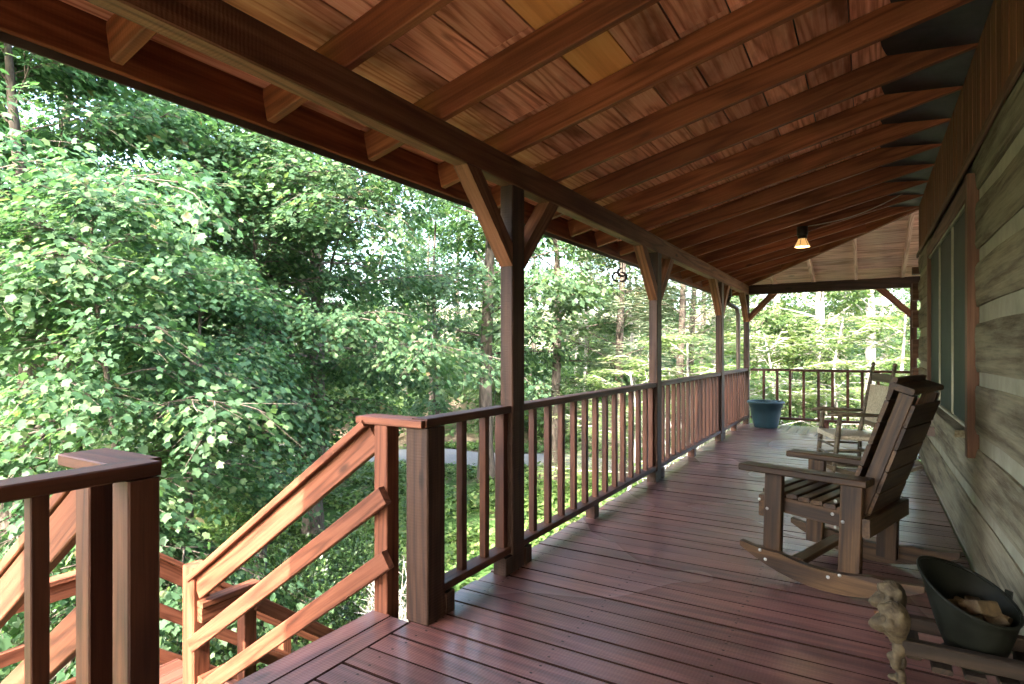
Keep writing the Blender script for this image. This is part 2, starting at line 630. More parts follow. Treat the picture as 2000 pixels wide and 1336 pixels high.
nail_pts = []
k = 0
while True:
    ya, yb = y0 - (k + 1) * PITCH + .0095, y0 - k * PITCH
    k += 1
    if ya < -5.6: break
    xl = -1.83
    if ya < 2.09 and yb > .93: xl = -1.805
    xl += rng.uniform(-.006, .006) if xl < -1.81 else 0
    xa, xb = miter_x(ya), miter_x(yb)
    xa = .515 if ya < 8.43 else xa
    xb = .515 if yb < 8.43 else xb
    if xb < xl + .05: continue
    cx = (xl + min(xa, .515)) / 2
    cy = (ya + yb) / 2
    dz = rng.uniform(-.0018, .0018)
    if yb < 8.43:
        rz = rng.uniform(-.0012, .0012)
        plank(deck, "deck_board", (xl, cy - rz, dz - TB / 2), (.515, cy + rz, dz - TB / 2), yb - ya, TB, MT['deck'], up=(0, rng.uniform(-.012, .012), 1), bev=.0018)
    else:
      prism(deck, "deck_board", [(xl - cx, ya - cy), (xa - cx, ya - cy), (xb - cx, yb - cy), (xl - cx, yb - cy)], TB, MT['deck'],
          Matrix.Translation((cx, cy, dz)) @ Matrix.Rotation(rng.uniform(-.0006, .0006), 4, 'Z'))
    for jx in (-1.70, -1.12, -.52, .08, .45):
        for q in (.28, .72):
            if jx < xb - .02 and jx > xl:
                nail_pts.append((jx + rng.uniform(-.012, .012), ya + PITCH * q + rng.uniform(-.008, .008), dz))
# boards past the mitre, running the other way
xx = -1.76
while xx < 4.2:
    xa, xb = xx, xx + PITCH - .0095
    ya = 10.19 - .98 * (xa + 1.28) + .008
    yb = 10.19 - .98 * (xb + 1.28) + .008
    if xa > .5: ya = yb = 8.3
    cx, cy = (xa + xb) / 2, (max(ya, yb) + 10.75) / 2
    if 10.75 - ya > .06:
        Mz = Matrix.Translation((cx, cy, rng.uniform(-.0018, .0018))) @ Matrix.Rotation(R(90), 4, 'Z')
        # local x = world y, local y = -world x
        prism(deck, "deck_board", [(ya - cy, -(xa - cx)), (yb - cy, -(xb - cx)), (10.75 - cy, -(xb - cx)), (10.75 - cy, -(xa - cx))], TB, MT['deck'], Mz)
    xx += PITCH
# nosing at the stair opening
plank(deck, "nosing_board", (-1.99, .93, -.019), (-1.99, 2.085, -.019), .118, .038, MT['deck'])
plank(deck, "nosing_board", (-1.868, .93, -.017), (-1.868, 2.075, -.017), .115, .038, MT['deck'])
# framing
plank(deck, "rim_joist", (-1.78, -5.6, -.165), (-1.78, 10.7, -.165), .24, .04, MT['rail'], up=(1, 0, 0))
plank(deck, "rim_joist", (-1.74, 10.72, -.165), (4.2, 10.72, -.165), .24, .04, MT['rail'], up=(0, 1, 0))
for jx in (-1.12, -.52, .08):
    plank(deck, "joist", (jx, -5.6, -.165), (jx, 10.6, -.165), .24, .04, MT['rail'], up=(1, 0, 0))
for yy in (0.6, 2.9, 5.6, 8.5, 10.55):
    plank(deck, "support_post", (-1.68, yy, -2.75), (-1.68, yy, -.05), .135, .135, MT['post'], up=(1, 0, 0))
# nail heads
nv, nf = [], []
for (x, y, z) in nail_pts:
    if y > 5 or y < .2: continue
    b = len(nv)
    r = .0055
    for q in range(6):
        a = q * math.pi / 3
        nv.append((x + 1.3 * r * math.cos(a), y + r * math.sin(a), z + .0012))
    nf.append(tuple(range(b, b + 6)))
tag(mesh_obj("nail_heads", nv, nf, MT['nail'], deck), kind="stuff")

# ------------------------------------------------------------------ porch roof
roof = empty("porch_roof", (-.6, 3, 2.35), "stained open-rafter porch roof with plank ceiling", "porch roof")
RH, RT = .145, .042      # rafter height, thickness
EAVE = -2.2
rafY = [2.21 + .597 * i for i in range(-13, 14)]
for yy in rafY:
    if yy > 10.35: continue
    xe = .50 if yy <= HC else (XI + (FB - yy) * (WALL - XI) / (FB - HC)) - .03
    xs = EAVE
    a = Vector((xs, yy, zr(xs) + RH / 2))
    b = Vector((xe, yy, zr(xe) + RH / 2))
    yo = rng.uniform(-.008, .008)
    a.y += yo
    plank(roof, "rafter", a, b, RT, RH, MT['rafter'], up=(0, 0, 1))
# hip rafter
hv0 = Vector((-2.13, 11.03, zr(-2.13)))
hv1 = Vector((WALL + .02, HC - .02, zr(WALL)))
plank(roof, "hip_rafter", hv0 + Vector((0, 0, RH / 2)), hv1 + Vector((0, 0, RH / 2)), RT, RH + .02, MT['rafter'])
# rafters of the far side
for xx in (-1.333, -.744, -.143, .468, 1.07, 1.67, 2.27, 2.87, 3.47):
    ye = HC - .02 if xx > WALL else FB - (xx - XI) * (FB - HC) / (WALL - XI) + .03
    ys = 11.05
    plank(roof, "rafter", (xx, ys, zf(ys) + RH / 2), (xx, ye, zf(ye) + RH / 2), RT, RH, MT['ceil_farlit'])  # same lightened tone, standing in for light from the far end
# ceiling boards, long side
cs = math.sqrt(1 + SL * SL)
BP = .228
zoff = RH * cs - RH * .0 + .004


def hipY(X): return FB - (X - XI) * (FB - HC) / (WALL - XI)


nb = 0
xb0 = -1.217 - 5 * BP
row = 0
while xb0 < .50:
    xa, xb = xb0 + .004, min(xb0 + BP - .004, .515)
    xm = (xa + xb) / 2
    yend = hipY(xb) - .0 if xb > XI - .4 else hipY(xb)
    breaks = [-5.6]
    ycur = -5.6 + rng.choice([1, 2, 3]) * .597
    while ycur < yend - .5:
        breaks.append(ycur)
        ycur += rng.choice([4, 5, 6, 7]) * .597
    if abs(xb0 + 1.217) < .01: breaks = [-5.6, -2.0, 1.02, 2.81, 6.39]
    breaks.append(yend)
    for j in range(len(breaks) - 1):
        ya, yb_ = breaks[j], breaks[j + 1] - .003
        z = zr(xm) + RH + .014
        mat = MT['ceil']
        isp = abs(xb0 + 1.217) < .01 and j == 2
        if isp: mat = MT['patch']
        last = j == len(breaks) - 2
        # local x along world y, local y along -world x slope
        cyy = (ya + yb_) / 2
        hw = (xb - xa) / 2 * cs
        Mx = Matrix.Translation((xm, cyy, z + rng.uniform(-.001, .003))) @ Matrix.Rotation(-math.atan(SL), 4, 'Y') @ Matrix.Rotation(R(90), 4, 'Z')
        ea = hipY(xa) - cyy if last else yb_ - cyy
        eb = hipY(xb) - cyy if last else yb_ - cyy
        poly = [(ya - cyy, -hw), (eb, -hw), (ea, hw), (ya - cyy, hw)]
        o = prism(roof, "ceiling_board", poly, .02, mat, Mx @ Matrix.Translation((0, 0, .01)))
        if isp: o["label"] = "fresh orange plywood patch board"
    xb0 += BP
    row += 1
# ceiling boards, far side (run along X)
yb0 = 11.02
while yb0 > HC:
    ya, yb_ = yb0 - BP + .004, yb0 - .004
    ya = max(ya, HC)
    ym = (ya + yb_) / 2
    xl_a = XI + (FB - ya) * (WALL - XI) / (FB - HC)
    xl_b = XI + (FB - yb_) * (WALL - XI) / (FB - HC)
    segs = [None, rng.uniform(.6, 1.6), 4.2]
    for j in range(2):
        x0 = min(xl_a, xl_b) if j == 0 else segs[1] + .002
        x1 = segs[j + 1]
        cx = (x0 + x1) / 2
        hw = (yb_ - ya) / 2 * cs
        Mx = Matrix.Translation((cx, ym, zf(ym) + RH + .014 + rng.uniform(-.002, .003))) @ Matrix.Rotation(-math.atan(SL), 4, 'X')
        la = (xl_a if j == 0 else x0) - cx
        lb = (xl_b if j == 0 else x0) - cx
        prism(roof, "ceiling_board", [(la, -hw), (x1 - cx, -hw), (x1 - cx, hw), (lb, hw)], .02, MT['ceil_farlit'], Mx @ Matrix.Translation((0, 0, .01)))
    yb0 -= BP
# roof covering above the boards
oz = RH + .05
e = -2.26
hipc = hipY(e)
v = [(e, -5.7, zr(e) + oz), (.9, -5.7, zr(.9) + oz), (.9, hipY(.9), zr(.9) + oz), (e, hipc, zr(e) + oz), (4.3, hipc, zf(hipc) + oz), (4.3, hipY(.9), zf(hipY(.9)) + oz)]
v = v + [(a, b, c + .03) for a, b, c in v]
f = [(0, 3, 2, 1), (3, 4, 5, 2), (6, 7, 8, 9), (9, 8, 11, 10), (0, 6, 9, 3), (3, 9, 10, 4), (0, 1, 7, 6), (4, 10, 11, 5)]
mesh_obj("roof_covering", v, f, MT['roofing'], roof)
# fascia
plank(roof, "fascia_board", (EAVE - .022, -5.6, zr(EAVE) + .075), (EAVE - .022, 11.05, zr(EAVE) + .075), .175, .024, MT['rafter'], up=(1, 0, 0))
plank(roof, "fascia_board", (EAVE, 11.075, zf(11.05) + .075), (4.3, 11.075, zf(11.05) + .075), .175, .024, MT['rafter'], up=(0, 1, 0))
plank(roof, "drip_edge", (EAVE - .04, -5.6, zr(EAVE) + .02), (EAVE - .04, 11.1, zr(EAVE) + .02), .12, .008, MT['spout'], up=(1, 0, 0))
# beams
BW = .085
plank(roof, "beam", (XI - BW / 2, -5.6, (ZB0 + ZB1) / 2), (XI - BW / 2, FB + .02, (ZB0 + ZB1) / 2), ZB1 - ZB0 - .002, BW, MT['beam'], up=(1, 0, 0), bev=.006)
plank(roof, "beam", (XI + .001, FB + BW / 2, (ZB0 + ZB1) / 2), (4.2, FB + BW / 2, (ZB0 + ZB1) / 2), ZB1 - ZB0 - .004, BW, MT['post'], up=(0, 1, 0), bev=.006)
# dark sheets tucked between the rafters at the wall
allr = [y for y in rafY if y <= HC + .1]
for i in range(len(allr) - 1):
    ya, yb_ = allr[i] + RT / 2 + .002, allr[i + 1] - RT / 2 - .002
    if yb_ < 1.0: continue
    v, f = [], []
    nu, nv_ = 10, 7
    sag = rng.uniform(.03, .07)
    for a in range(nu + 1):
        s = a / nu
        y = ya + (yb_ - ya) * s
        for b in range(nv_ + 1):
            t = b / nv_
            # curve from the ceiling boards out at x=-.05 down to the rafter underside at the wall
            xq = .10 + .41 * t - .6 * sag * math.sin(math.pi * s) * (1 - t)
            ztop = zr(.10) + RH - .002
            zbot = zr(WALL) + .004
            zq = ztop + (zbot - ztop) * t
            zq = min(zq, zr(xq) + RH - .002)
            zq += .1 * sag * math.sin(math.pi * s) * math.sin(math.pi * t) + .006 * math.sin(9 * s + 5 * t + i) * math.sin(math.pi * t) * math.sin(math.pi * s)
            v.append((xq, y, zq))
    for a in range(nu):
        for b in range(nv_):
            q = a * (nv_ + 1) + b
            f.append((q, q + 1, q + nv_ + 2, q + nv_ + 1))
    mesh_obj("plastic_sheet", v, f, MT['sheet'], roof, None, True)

# ------------------------------------------------------------------ posts, each with its braces
def porch_post(loc, wx, wy, label, ztop=ZB0, braces=(), blocks=(), z0=0.001, mat='post'):
    X, Y = loc
    p = empty("porch_post", (X, Y, 0), label, "post", "posts carrying the porch roof beam")
    plank(p, "shaft", (X, Y, z0), (X, Y, ztop - .001), wy, wx, MT[mat], up=(1, 0, 0), bev=.007)
    for (dx, dy, w) in braces:
        run = .40
        a = Vector((X + dx * .02, Y + dy * .02, ztop - .47))
        b = Vector((X + dx * (.02 + run + .04), Y + dy * (.02 + run + .04), ztop - .03))
        # brace as a parallelogram prism with plumb and level cuts
        half = w / 2
        n = Vector((dy, dx, 0)) if False else Vector((-dy, dx, 0))
        d = Vector((dx, dy, 0))
        o0 = (wy if dy else wx) / 2
        th = .125
        prof = [(o0, ztop - .46), (o0, ztop - .46 + th), (o0 + .46 - th - .0, ztop - .0015), (o0 + .46 - .03, ztop - .0015)]
        prof[2] = (o0 + .31, ztop - .0015)
        prof[3] = (o0 + .445, ztop - .0015)
        vv = []
        for s in (-half, half):
            for (q, zz) in prof: vv.append(Vector((X, Y, 0)) + d * q + n * s + Vector((0, 0, zz)))
        ff = [(0, 1, 2, 3), (7, 6, 5, 4), (0, 4, 5, 1), (1, 5, 6, 2), (2, 6, 7, 3), (3, 7, 4, 0)]
        c = sum(vv, Vector()) / 8
        x = (vv[2] - vv[1]).normalized()
        Mb = frame_matrix(c - x, c + x, n)
        Mi = Mb.inverted()
        mesh_obj("brace", [Mi @ q for q in vv], ff, MT['beam'], p, Mb)
    for (dy, h) in blocks:
        plank(p, "foot_block", (X + .005, Y + dy, z0), (X + .005, Y + dy, h), .075, wx, MT[mat], up=(1, 0, 0))
    return p


PX = XI - .0425
porch_post((PX, 2.915), .085, .138, "nearest tall brown porch post with two angled braces", braces=((0, -1, .085), (0, 1, .085)), blocks=((-.11, .10), (.11, .10)))
porch_post((PX, 5.60), .085, .138, "second tall porch post along the railing, behind the hanging crescents", braces=((0, -1, .085), (0, 1, .085)), blocks=((-.11, .10), (.11, .10)))
porch_post((PX, 8.52), .085, .138, "third tall porch post along the railing, next before the corner", braces=((0, -1, .085), (0, 1, .085)), blocks=((-.11, .10), (.11, .10)))
porch_post((PX, 10.655), .085, .10, "corner porch post behind the blue planter", braces=((0, -1, .085), (1, 0, .085)), blocks=((-.09, .10),))
porch_post((.60, 10.645), .085, .085, "far porch post beside the log house corner", braces=((-1, 0, .085),), mat='rail')

# short rail post at the stair opening
p = empty("railing_post", (-1.78, 2.16, 0), "thick short rail post at the right of the stair opening", "post", "short posts beside the stair opening")
plank(p, "shaft", (-1.779, 2.158, .001), (-1.779, 2.158, .898), .132, .132, MT['post'], up=(1, 0, 0), bev=.006)
plank(p, "foot_block", (-1.755, 2.262, .001), (-1.755, 2.262, .10), .07, .09, MT['post'], up=(1, 0, 0))
p = empty("railing_post", (-1.76, .87, 0), "dark short rail post at the left of the stair opening", "post", "short posts beside the stair opening")
plank(p, "shaft", (-1.768, .872, -.2), (-1.768, .872, .898), .085, .09, MT['rail'], up=(1, 0, 0), bev=.005)

# ------------------------------------------------------------------ railings
def railing(label, ax, s0, s1, fixed, nbal=None, blocks=(), spacing=.197, ext=(0, 0), nailers=(False, False), first=None):
    """ax 'y' runs along Y at X=fixed, 'x' runs along X at Y=fixed"""
    def P(s, z, o=0): return (fixed + o, s, z) if ax == 'y' else (s, fixed + o, z)
    r = empty("porch_railing", P((s0 + s1) / 2, 0), label, "railing", "porch railing sections")
    plank(r, "top_rail", P(s0 - ext[0], .922), P(s1 + ext[1], .922), .092, .04, MT['rail'])
    plank(r, "bottom_rail", P(s0, .122), P(s1, .122), .088, .038, MT['rail'])
    n = nbal or max(1, round((s1 - s0) / spacing) - 1)
    st = (s1 - s0) / (n + 1)
    upv = (1, 0, 0) if ax == 'y' else (0, 1, 0)
    for i in range(n):
        s = s0 + st * (i + 1) + rng.uniform(-.006, .006)
        plank(r, "baluster", P(s, .1415), P(s + rng.uniform(-.003, .003), .9015), .04, .04, MT['rail'], up=upv, bev=.003)
    for k_, s in enumerate((s0 + .021, s1 - .021)):
        if nailers[k_]: plank(r, "nailer", P(s, .1415, -.008), P(s, .9015, -.008), .04, .06, MT['rail'], up=upv, bev=.003)
    for s in blocks:
        plank(r, "support_block", P(s, .0015), P(s, .1025), .085, .075, MT['rail'], up=upv)
    return r


RX = XI - .055
railing("short railing section between the stair opening and the nearest tall post", 'y', 2.226, 2.845, RX, nbal=2, ext=(.125, 0), nailers=(False, True))
railing("long railing section between the first and second tall posts", 'y', 2.985, 5.53, RX, nbal=12, blocks=(4.1,), nailers=(False, True))
railing("long railing section between the second and third tall posts", 'y', 5.67, 8.45, RX, nbal=13, blocks=(7.05,), nailers=(False, True))
railing("railing section between the third post and the corner with the planter", 'y', 8.59, 10.6, RX, nbal=9, blocks=(9.6,))
railing("railing across the far end of the porch in front of the woods", 'x', -1.69, .555, 10.66, nbal=10, blocks=(-.56,))
railing("dark railing at the left edge running toward the viewer", 'y', -5.4, .827, RX, nbal=None, ext=(0, .09), spacing=.185)

# ------------------------------------------------------------------ log house
house = empty("log_house", (3, 3, 0), "rustic log house wall with pale chinking bands and brown upper siding", "house")
LX = WALL


def log_piece(y0_, y1_, z0_, z1_, seed, parent=house, depth=.14):
    rg = random.Random(seed)
    n = max(3, int((y1_ - y0_) / .35))
    prof_t = [0, .12, .4, .7, .9, 1.0]
    v, f = [], []
    cy, cz = (y0_ + y1_) / 2, (z0_ + z1_) / 2
    ph = [rg.uniform(0, 6.28) for _ in range(6)]
    for i in range(n + 1):
        y = y0_ + (y1_ - y0_) * i / n
        top = z1_ + .005 * math.sin(1.7 * y + ph[0]) + .003 * math.sin(4.9 * y + ph[1])
        bot = z0_ + .005 * math.sin(1.4 * y + ph[2]) + .003 * math.sin(5.7 * y + ph[3])
        for t in prof_t:
            z = bot + (top - bot) * t
            bulge = .009 * (1 - abs(2 * t - 1) ** 6) + .004 * math.sin(3.3 * y + 7 * t + ph[4]) + rg.uniform(-.0015, .0015)
            v.append((-(bulge), y - cy, z - cz))
        v.append((depth, y - cy, top - cz))
        v.append((depth, y - cy, bot - cz))
    w = len(prof_t) + 2
    for i in range(n):
        for k_ in range(w):
            k2 = (k_ + 1) % w
            f.append((i * w + k_, i * w + k2, (i + 1) * w + k2, (i + 1) * w + k_))
    f.append(tuple(reversed(range(w))))
    f.append(tuple(range(n * w, n * w + w)))
    # local X along the log: rotate so grain runs with the log
    Mw = Matrix.Translation((LX, cy, cz)) @ Matrix.Rotation(R(90), 4, 'Z')
    Rm = Matrix.Rotation(R(-90), 4, 'Z')
    o = mesh_obj("log", [Rm @ Vector(q) for q in v], f, MT['log'], parent, Mw)
    return o


WY0, WY1, WZ0, WZ1 = 4.20, 6.68, .80, 2.16           # window opening
chz = [(-.02, .04), (.375, .455), (.715, .80), (1.065, 1.14), (1.40, 1.50), (1.735, 1.82), (2.06, 2.135), (2.34, 2.345)]
YN = -5.6
for i in range(len(chz) - 1):
    z0_, z1_ = chz[i][1], chz[i + 1][0]
    overlap = z1_ > WZ0 + .01 and z0_ < WZ1 - .01
    if overlap:
        log_piece(YN, WY0 - .01, z0_, z1_, 10 + i)
        log_piece(WY1 + .01, HC, z0_, z1_, 40 + i)
    else:
        cut = 2.9 if i % 2 else 9
        log_piece(YN, HC, z0_, z1_, 10 + i)
for i, (a, b) in enumerate(chz[:-1]):
    mid = (a + b) / 2
    spans = [(YN, HC)]
    if mid > WZ0 - .02 and mid < WZ1 + .02: spans = [(YN, WY0 - .01), (WY1 + .01, HC)]
    for (ya, yb_) in spans:
        plank(house, "chinking", (LX + .050, ya, mid), (LX + .050, yb_, mid), b - a + .05, .08, MT['chink'], up=(1, 0, 0))
# projecting log ends at the corner
for i in range(len(chz) - 1):
    z0_, z1_ = (chz[i][1] + .17, chz[i + 1][0] + .17)
    if z1_ > 2.4: z1_ = 2.4
    plank(house, "log_end", (.455, HC + .09, (z0_ + z1_) / 2 - .17), (1.4, HC + .09, (z0_ + z1_) / 2 - .17), .13, (z1_ - z0_) * .86, MT['trim'], up=(0, 0, 1), bev=.012)
# wall core and hidden sides
plank(house, "wall_core", (3.4, YN, .15), (3.4, HC - .002, .15), 5.6, 5.5, MT['dark_core'])
# ledger strip
plank(house, "drip_strip", (LX - .02, YN, 2.345), (LX - .02, HC, 2.345), .05, .018, MT['trim'], up=(1, 0, 0))
# brown vertical siding above
y = YN
while y < HC:
    w = .142
    yb_ = min(y + w - .012, HC)
    plank(house, "siding_board", (LX + .004 + rng.uniform(-.002, .002), (y + yb_) / 2, 2.36), (LX + .004 + rng.uniform(-.002, .002), (y + yb_) / 2, 3.05), yb_ - y, .024, MT['siding'], up=(1, 0, 0), bev=.007)
    y += w
plank(house, "siding_backing", (LX + .03, YN, 2.7), (LX + .03, HC - .004, 2.7), .78, .03, MT['dark_core'], up=(1, 0, 0))
# window
win = bpy.data.objects.new("window", None)
link(win, house, Matrix.Translation((LX, (WY0 + WY1) / 2, 1.45)))
TXo = LX - .012
plank(win, "head_casing", (TXo, WY0 - .06, WZ1 + .02), (TXo, WY1 + .06, WZ1 + .02), .11, .05, MT['trim'], up=(1, 0, 0))
plank(win, "side_casing", (TXo - .004, WY0 - .06, .66), (TXo - .004, WY0 - .06, WZ1 + .077), .09, .056, MT['trim'], up=(1, 0, 0))
plank(win, "side_casing", (TXo, WY1 + .045, WZ0 - .04), (TXo, WY1 + .045, WZ1 - .037), .07, .05, MT['trim'], up=(1, 0, 0))
plank(win, "sill", (LX - .03, WY0 - .013, WZ0 - .02), (LX - .03, WY1 + .08, WZ0 - .02), .12, .04, MT['log'], up=(0, 0, 1))
pw = (WY1 - WY0) / 3
for i in range(3):
    ya, yb_ = WY0 + pw * i, WY0 + pw * (i + 1)
    plank(win, "screen_panel", (LX - .004, (ya + yb_) / 2, WZ0), (LX - .004, (ya + yb_) / 2, WZ1 - .035), pw - .03, .012, MT['screen'], up=(1, 0, 0))
    if i:
        plank(win, "mullion", (LX - .014, ya, WZ0), (LX - .014, ya, WZ1 - .035), .024, .016, MT['chink'], up=(1, 0, 0))
    plank(win, "bottom_stop", (LX - .018, ya + .012, WZ0 + .01), (LX - .018, yb_ - .012, WZ0 + .01), .02, .02, MT['chink'], up=(1, 0, 0))
    plank(win, "top_stop", (LX - .018, ya + .012, WZ1 - .046), (LX - .018, yb_ - .012, WZ1 - .046), .02, .02, MT['chink'], up=(1, 0, 0))
# hose-bib like box on the wall
plank(house, "outlet_box", (LX - .035, 6.35, .50), (LX - .035, 6.35, .58), .06, .06, MT['spout'], up=(1, 0, 0))

# ------------------------------------------------------------------ stairs
st = empty("deck_stairs", (-3.0, 1.5, -1.1), "orange wooden stairs with landing and three-board handrails beside the deck", "stairs")
Y0s, Y1s = 1.0, 2.03
LZ = -1.10
slope = .706
nst = 6
rise = -LZ / (nst + 0)
run = rise / slope
for i in range(1, nst):
    z = -rise * i
    x = -2.05 - run * (i - 1) - run / 2
    for q in (-.5, .5):
        plank(st, "tread", (x + q * run * .5, Y0s + .02, z - .019), (x + q * run * .5, Y1s - .03, z - .019), run * .48, .038, MT['stairtread'])
for yy in (Y0s - .02, Y1s + .015):
    plank(st, "stringer", (-1.9, yy, -.12), (-3.56, yy, -.12 - 1.66 * slope), .26, .04, MT['stair'], up=(0, 1, 0))
# landing
for i in range(8):
    x = -3.60 - i * .138
    plank(st, "landing_board", (x, .93, LZ - .019), (x, 2.52, LZ - .019), .132, .038, MT['stairtread'])
# second flight going away
n2 = 8
rise2 = (LZ - GZ) / n2
run2 = rise2 / .766
for i in range(1, n2):
    z = LZ - rise2 * i
    yy = 2.50 + run2 * (i - .5)
    for q in (-.5, .5):
        plank(st, "tread", (-3.56, yy + q * run2 * .5, z - .019), (-4.5, yy + q * run2 * .5, z - .019), run2 * .48, .038, MT['stairtread'])
for xq in (-3.535, -4.53):
    plank(st, "stringer", (xq, 2.42, LZ - .14), (xq, 4.45, LZ - .14 - 2.03 * .766), .26, .04, MT['stair'], up=(1, 0, 0))
S = MT['stair']
# right newel at the deck
plank(st, "newel_post", (-1.995, 2.125, -.3), (-1.995, 2.125, .898), .085, .085, S, up=(1, 0, 0))
plank(st, "newel_post", (-1.995, .875, -.3), (-1.995, .875, .898), .085, .085, MT['rail'], up=(1, 0, 0))
# flat caps joining the newel to the rail posts
plank(st, "rail_cap", (-1.735, 2.14, .9165), (-2.15, 2.14, .9165), .135, .036, S)
plank(st, "rail_cap", (-1.83, .905, .9165), (-2.16, .905, .9165), .14, .036, MT['rail'])
# lower newel
plank(st, "newel_post", (-3.60, 2.13, LZ - .3), (-3.60, 2.13, -.085), .118, .118, S, up=(1, 0, 0), bev=.01)
plank(st, "newel_post", (-3.60, .93, LZ - .3), (-3.60, .93, -.085), .118, .118, S, up=(1, 0, 0), bev=.01)


def slope_rail(y_, x0, z0, x1, cap=True, name="handrail", w=.088, lift=0):
    z1 = z0 - (x0 - x1) * slope
    plank(st, name, (x0, y_, z0), (x1, y_, z1), w, .038, S, up=(0, 1, 0))
    if cap:
        nx, nz = -slope / math.hypot(1, slope), 1 / math.hypot(1, slope)
        o_ = w / 2 + .0205
        plank(st, "handrail_cap", (x0 + nx * o_, y_ - .012 if y_ > 1.5 else y_ + .012, z0 + nz * o_), (x1 + nx * o_ - .0, y_ - .012 if y_ > 1.5 else y_ + .012, z1 + nz * o_), .085, .038, S)


slope_rail(2.115, -2.045, .835, -3.545, w=.12)
slope_rail(2.06, -1.945, .575, -3.53, cap=False, name="mid_rail")
slope_rail(2.06, -1.925, .275, -3.53, cap=False, name="low_rail")
slope_rail(.90, -2.04, .835, -3.545, w=.13)
slope_rail(.945, -1.945, .555, -3.53, cap=False, name="mid_rail", w=.12)
slope_rail(.945, -1.925, .24, -3.53, cap=False, name="low_rail")
# short level rails on the inner side of the landing
plank(st, "level_rail", (-3.515, 2.10, -.375), (-3.515, 2.50, -.375), .088, .05, S, up=(1, 0, 0))
plank(st, "level_rail_cap", (-3.525, 2.10, -.31), (-3.525, 2.50, -.31), .085, .036, S)
plank(st, "level_rail", (-3.515, 2.10, -.80), (-3.515, 2.50, -.80), .088, .045, S, up=(1, 0, 0))
plank(st, "newel_post", (-3.585, 2.47, LZ - .3), (-3.585, 2.47, -.335), .09, .085, S, up=(1, 0, 0))
# outer side of the landing
OX = -4.60
for yy in (.93, 2.34):
    plank(st, "newel_post", (OX, yy, -2.7), (OX, yy, -.30), .09, .09, S, up=(1, 0, 0))
plank(st, "newel_post", (OX, 3.55, -2.7), (OX, 3.55, -.36 - 1.2 * .766), .09, .09, S, up=(1, 0, 0))
plank(st, "newel_post", (-3.585, 4.3, -2.7), (-3.585, 4.3, -1.75), .09, .085, S, up=(1, 0, 0))
plank(st, "newel_post", (OX, 4.45, -2.7), (OX, 4.45, -.36 - 2.1 * .766), .09, .09, S, up=(1, 0, 0))
for (z, w, nm) in ((-.325, .11, "outer_rail"), (-.64, .088, "outer_rail"), (-.98, .088, "outer_rail")):
    plank(st, nm, (OX + .065, .7, z), (OX + .065, 2.36, z), w, .038, S, up=(1, 0, 0))
    plank(st, nm, (OX + .065, 2.34, z - .005), (OX + .065, 4.5, z - .005 - 2.16 * .766), w, .038, S, up=(1, 0, 0))
plank(st, "outer_cap", (OX + .06, .7, -.25), (OX + .06, 2.34, -.25), .10, .036, S)
plank(st, "outer_cap", (OX + .06, 2.34, -.235), (OX + .06, 4.5, -.235 - 2.16 * .766), .10, .036, S)
# rails along the near end of the landing
for z in (-.325, -.64, -.98):
    plank(st, "end_rail", (-3.55, .875, z), (OX - .04, .875, z), .1, .038, S, up=(0, 1, 0))
# inner handrail of the second flight
for z in (-.40, -.74):
    plank(st, "lower_handrail", (-3.535, 2.52, z - .06), (-3.535, 4.35, z - .06 - 1.83 * .766), .088, .038, S, up=(1, 0, 0))

# ------------------------------------------------------------------ big rocking chair
CH_A = math.atan2(.297, .955)


def place_frame(origin, fwd):
    f = Vector((fwd[0], fwd[1], 0)).normalized()
    w = Vector((f.y, -f.x, 0))         # to the chair's far side
    return Vector(origin), f, w


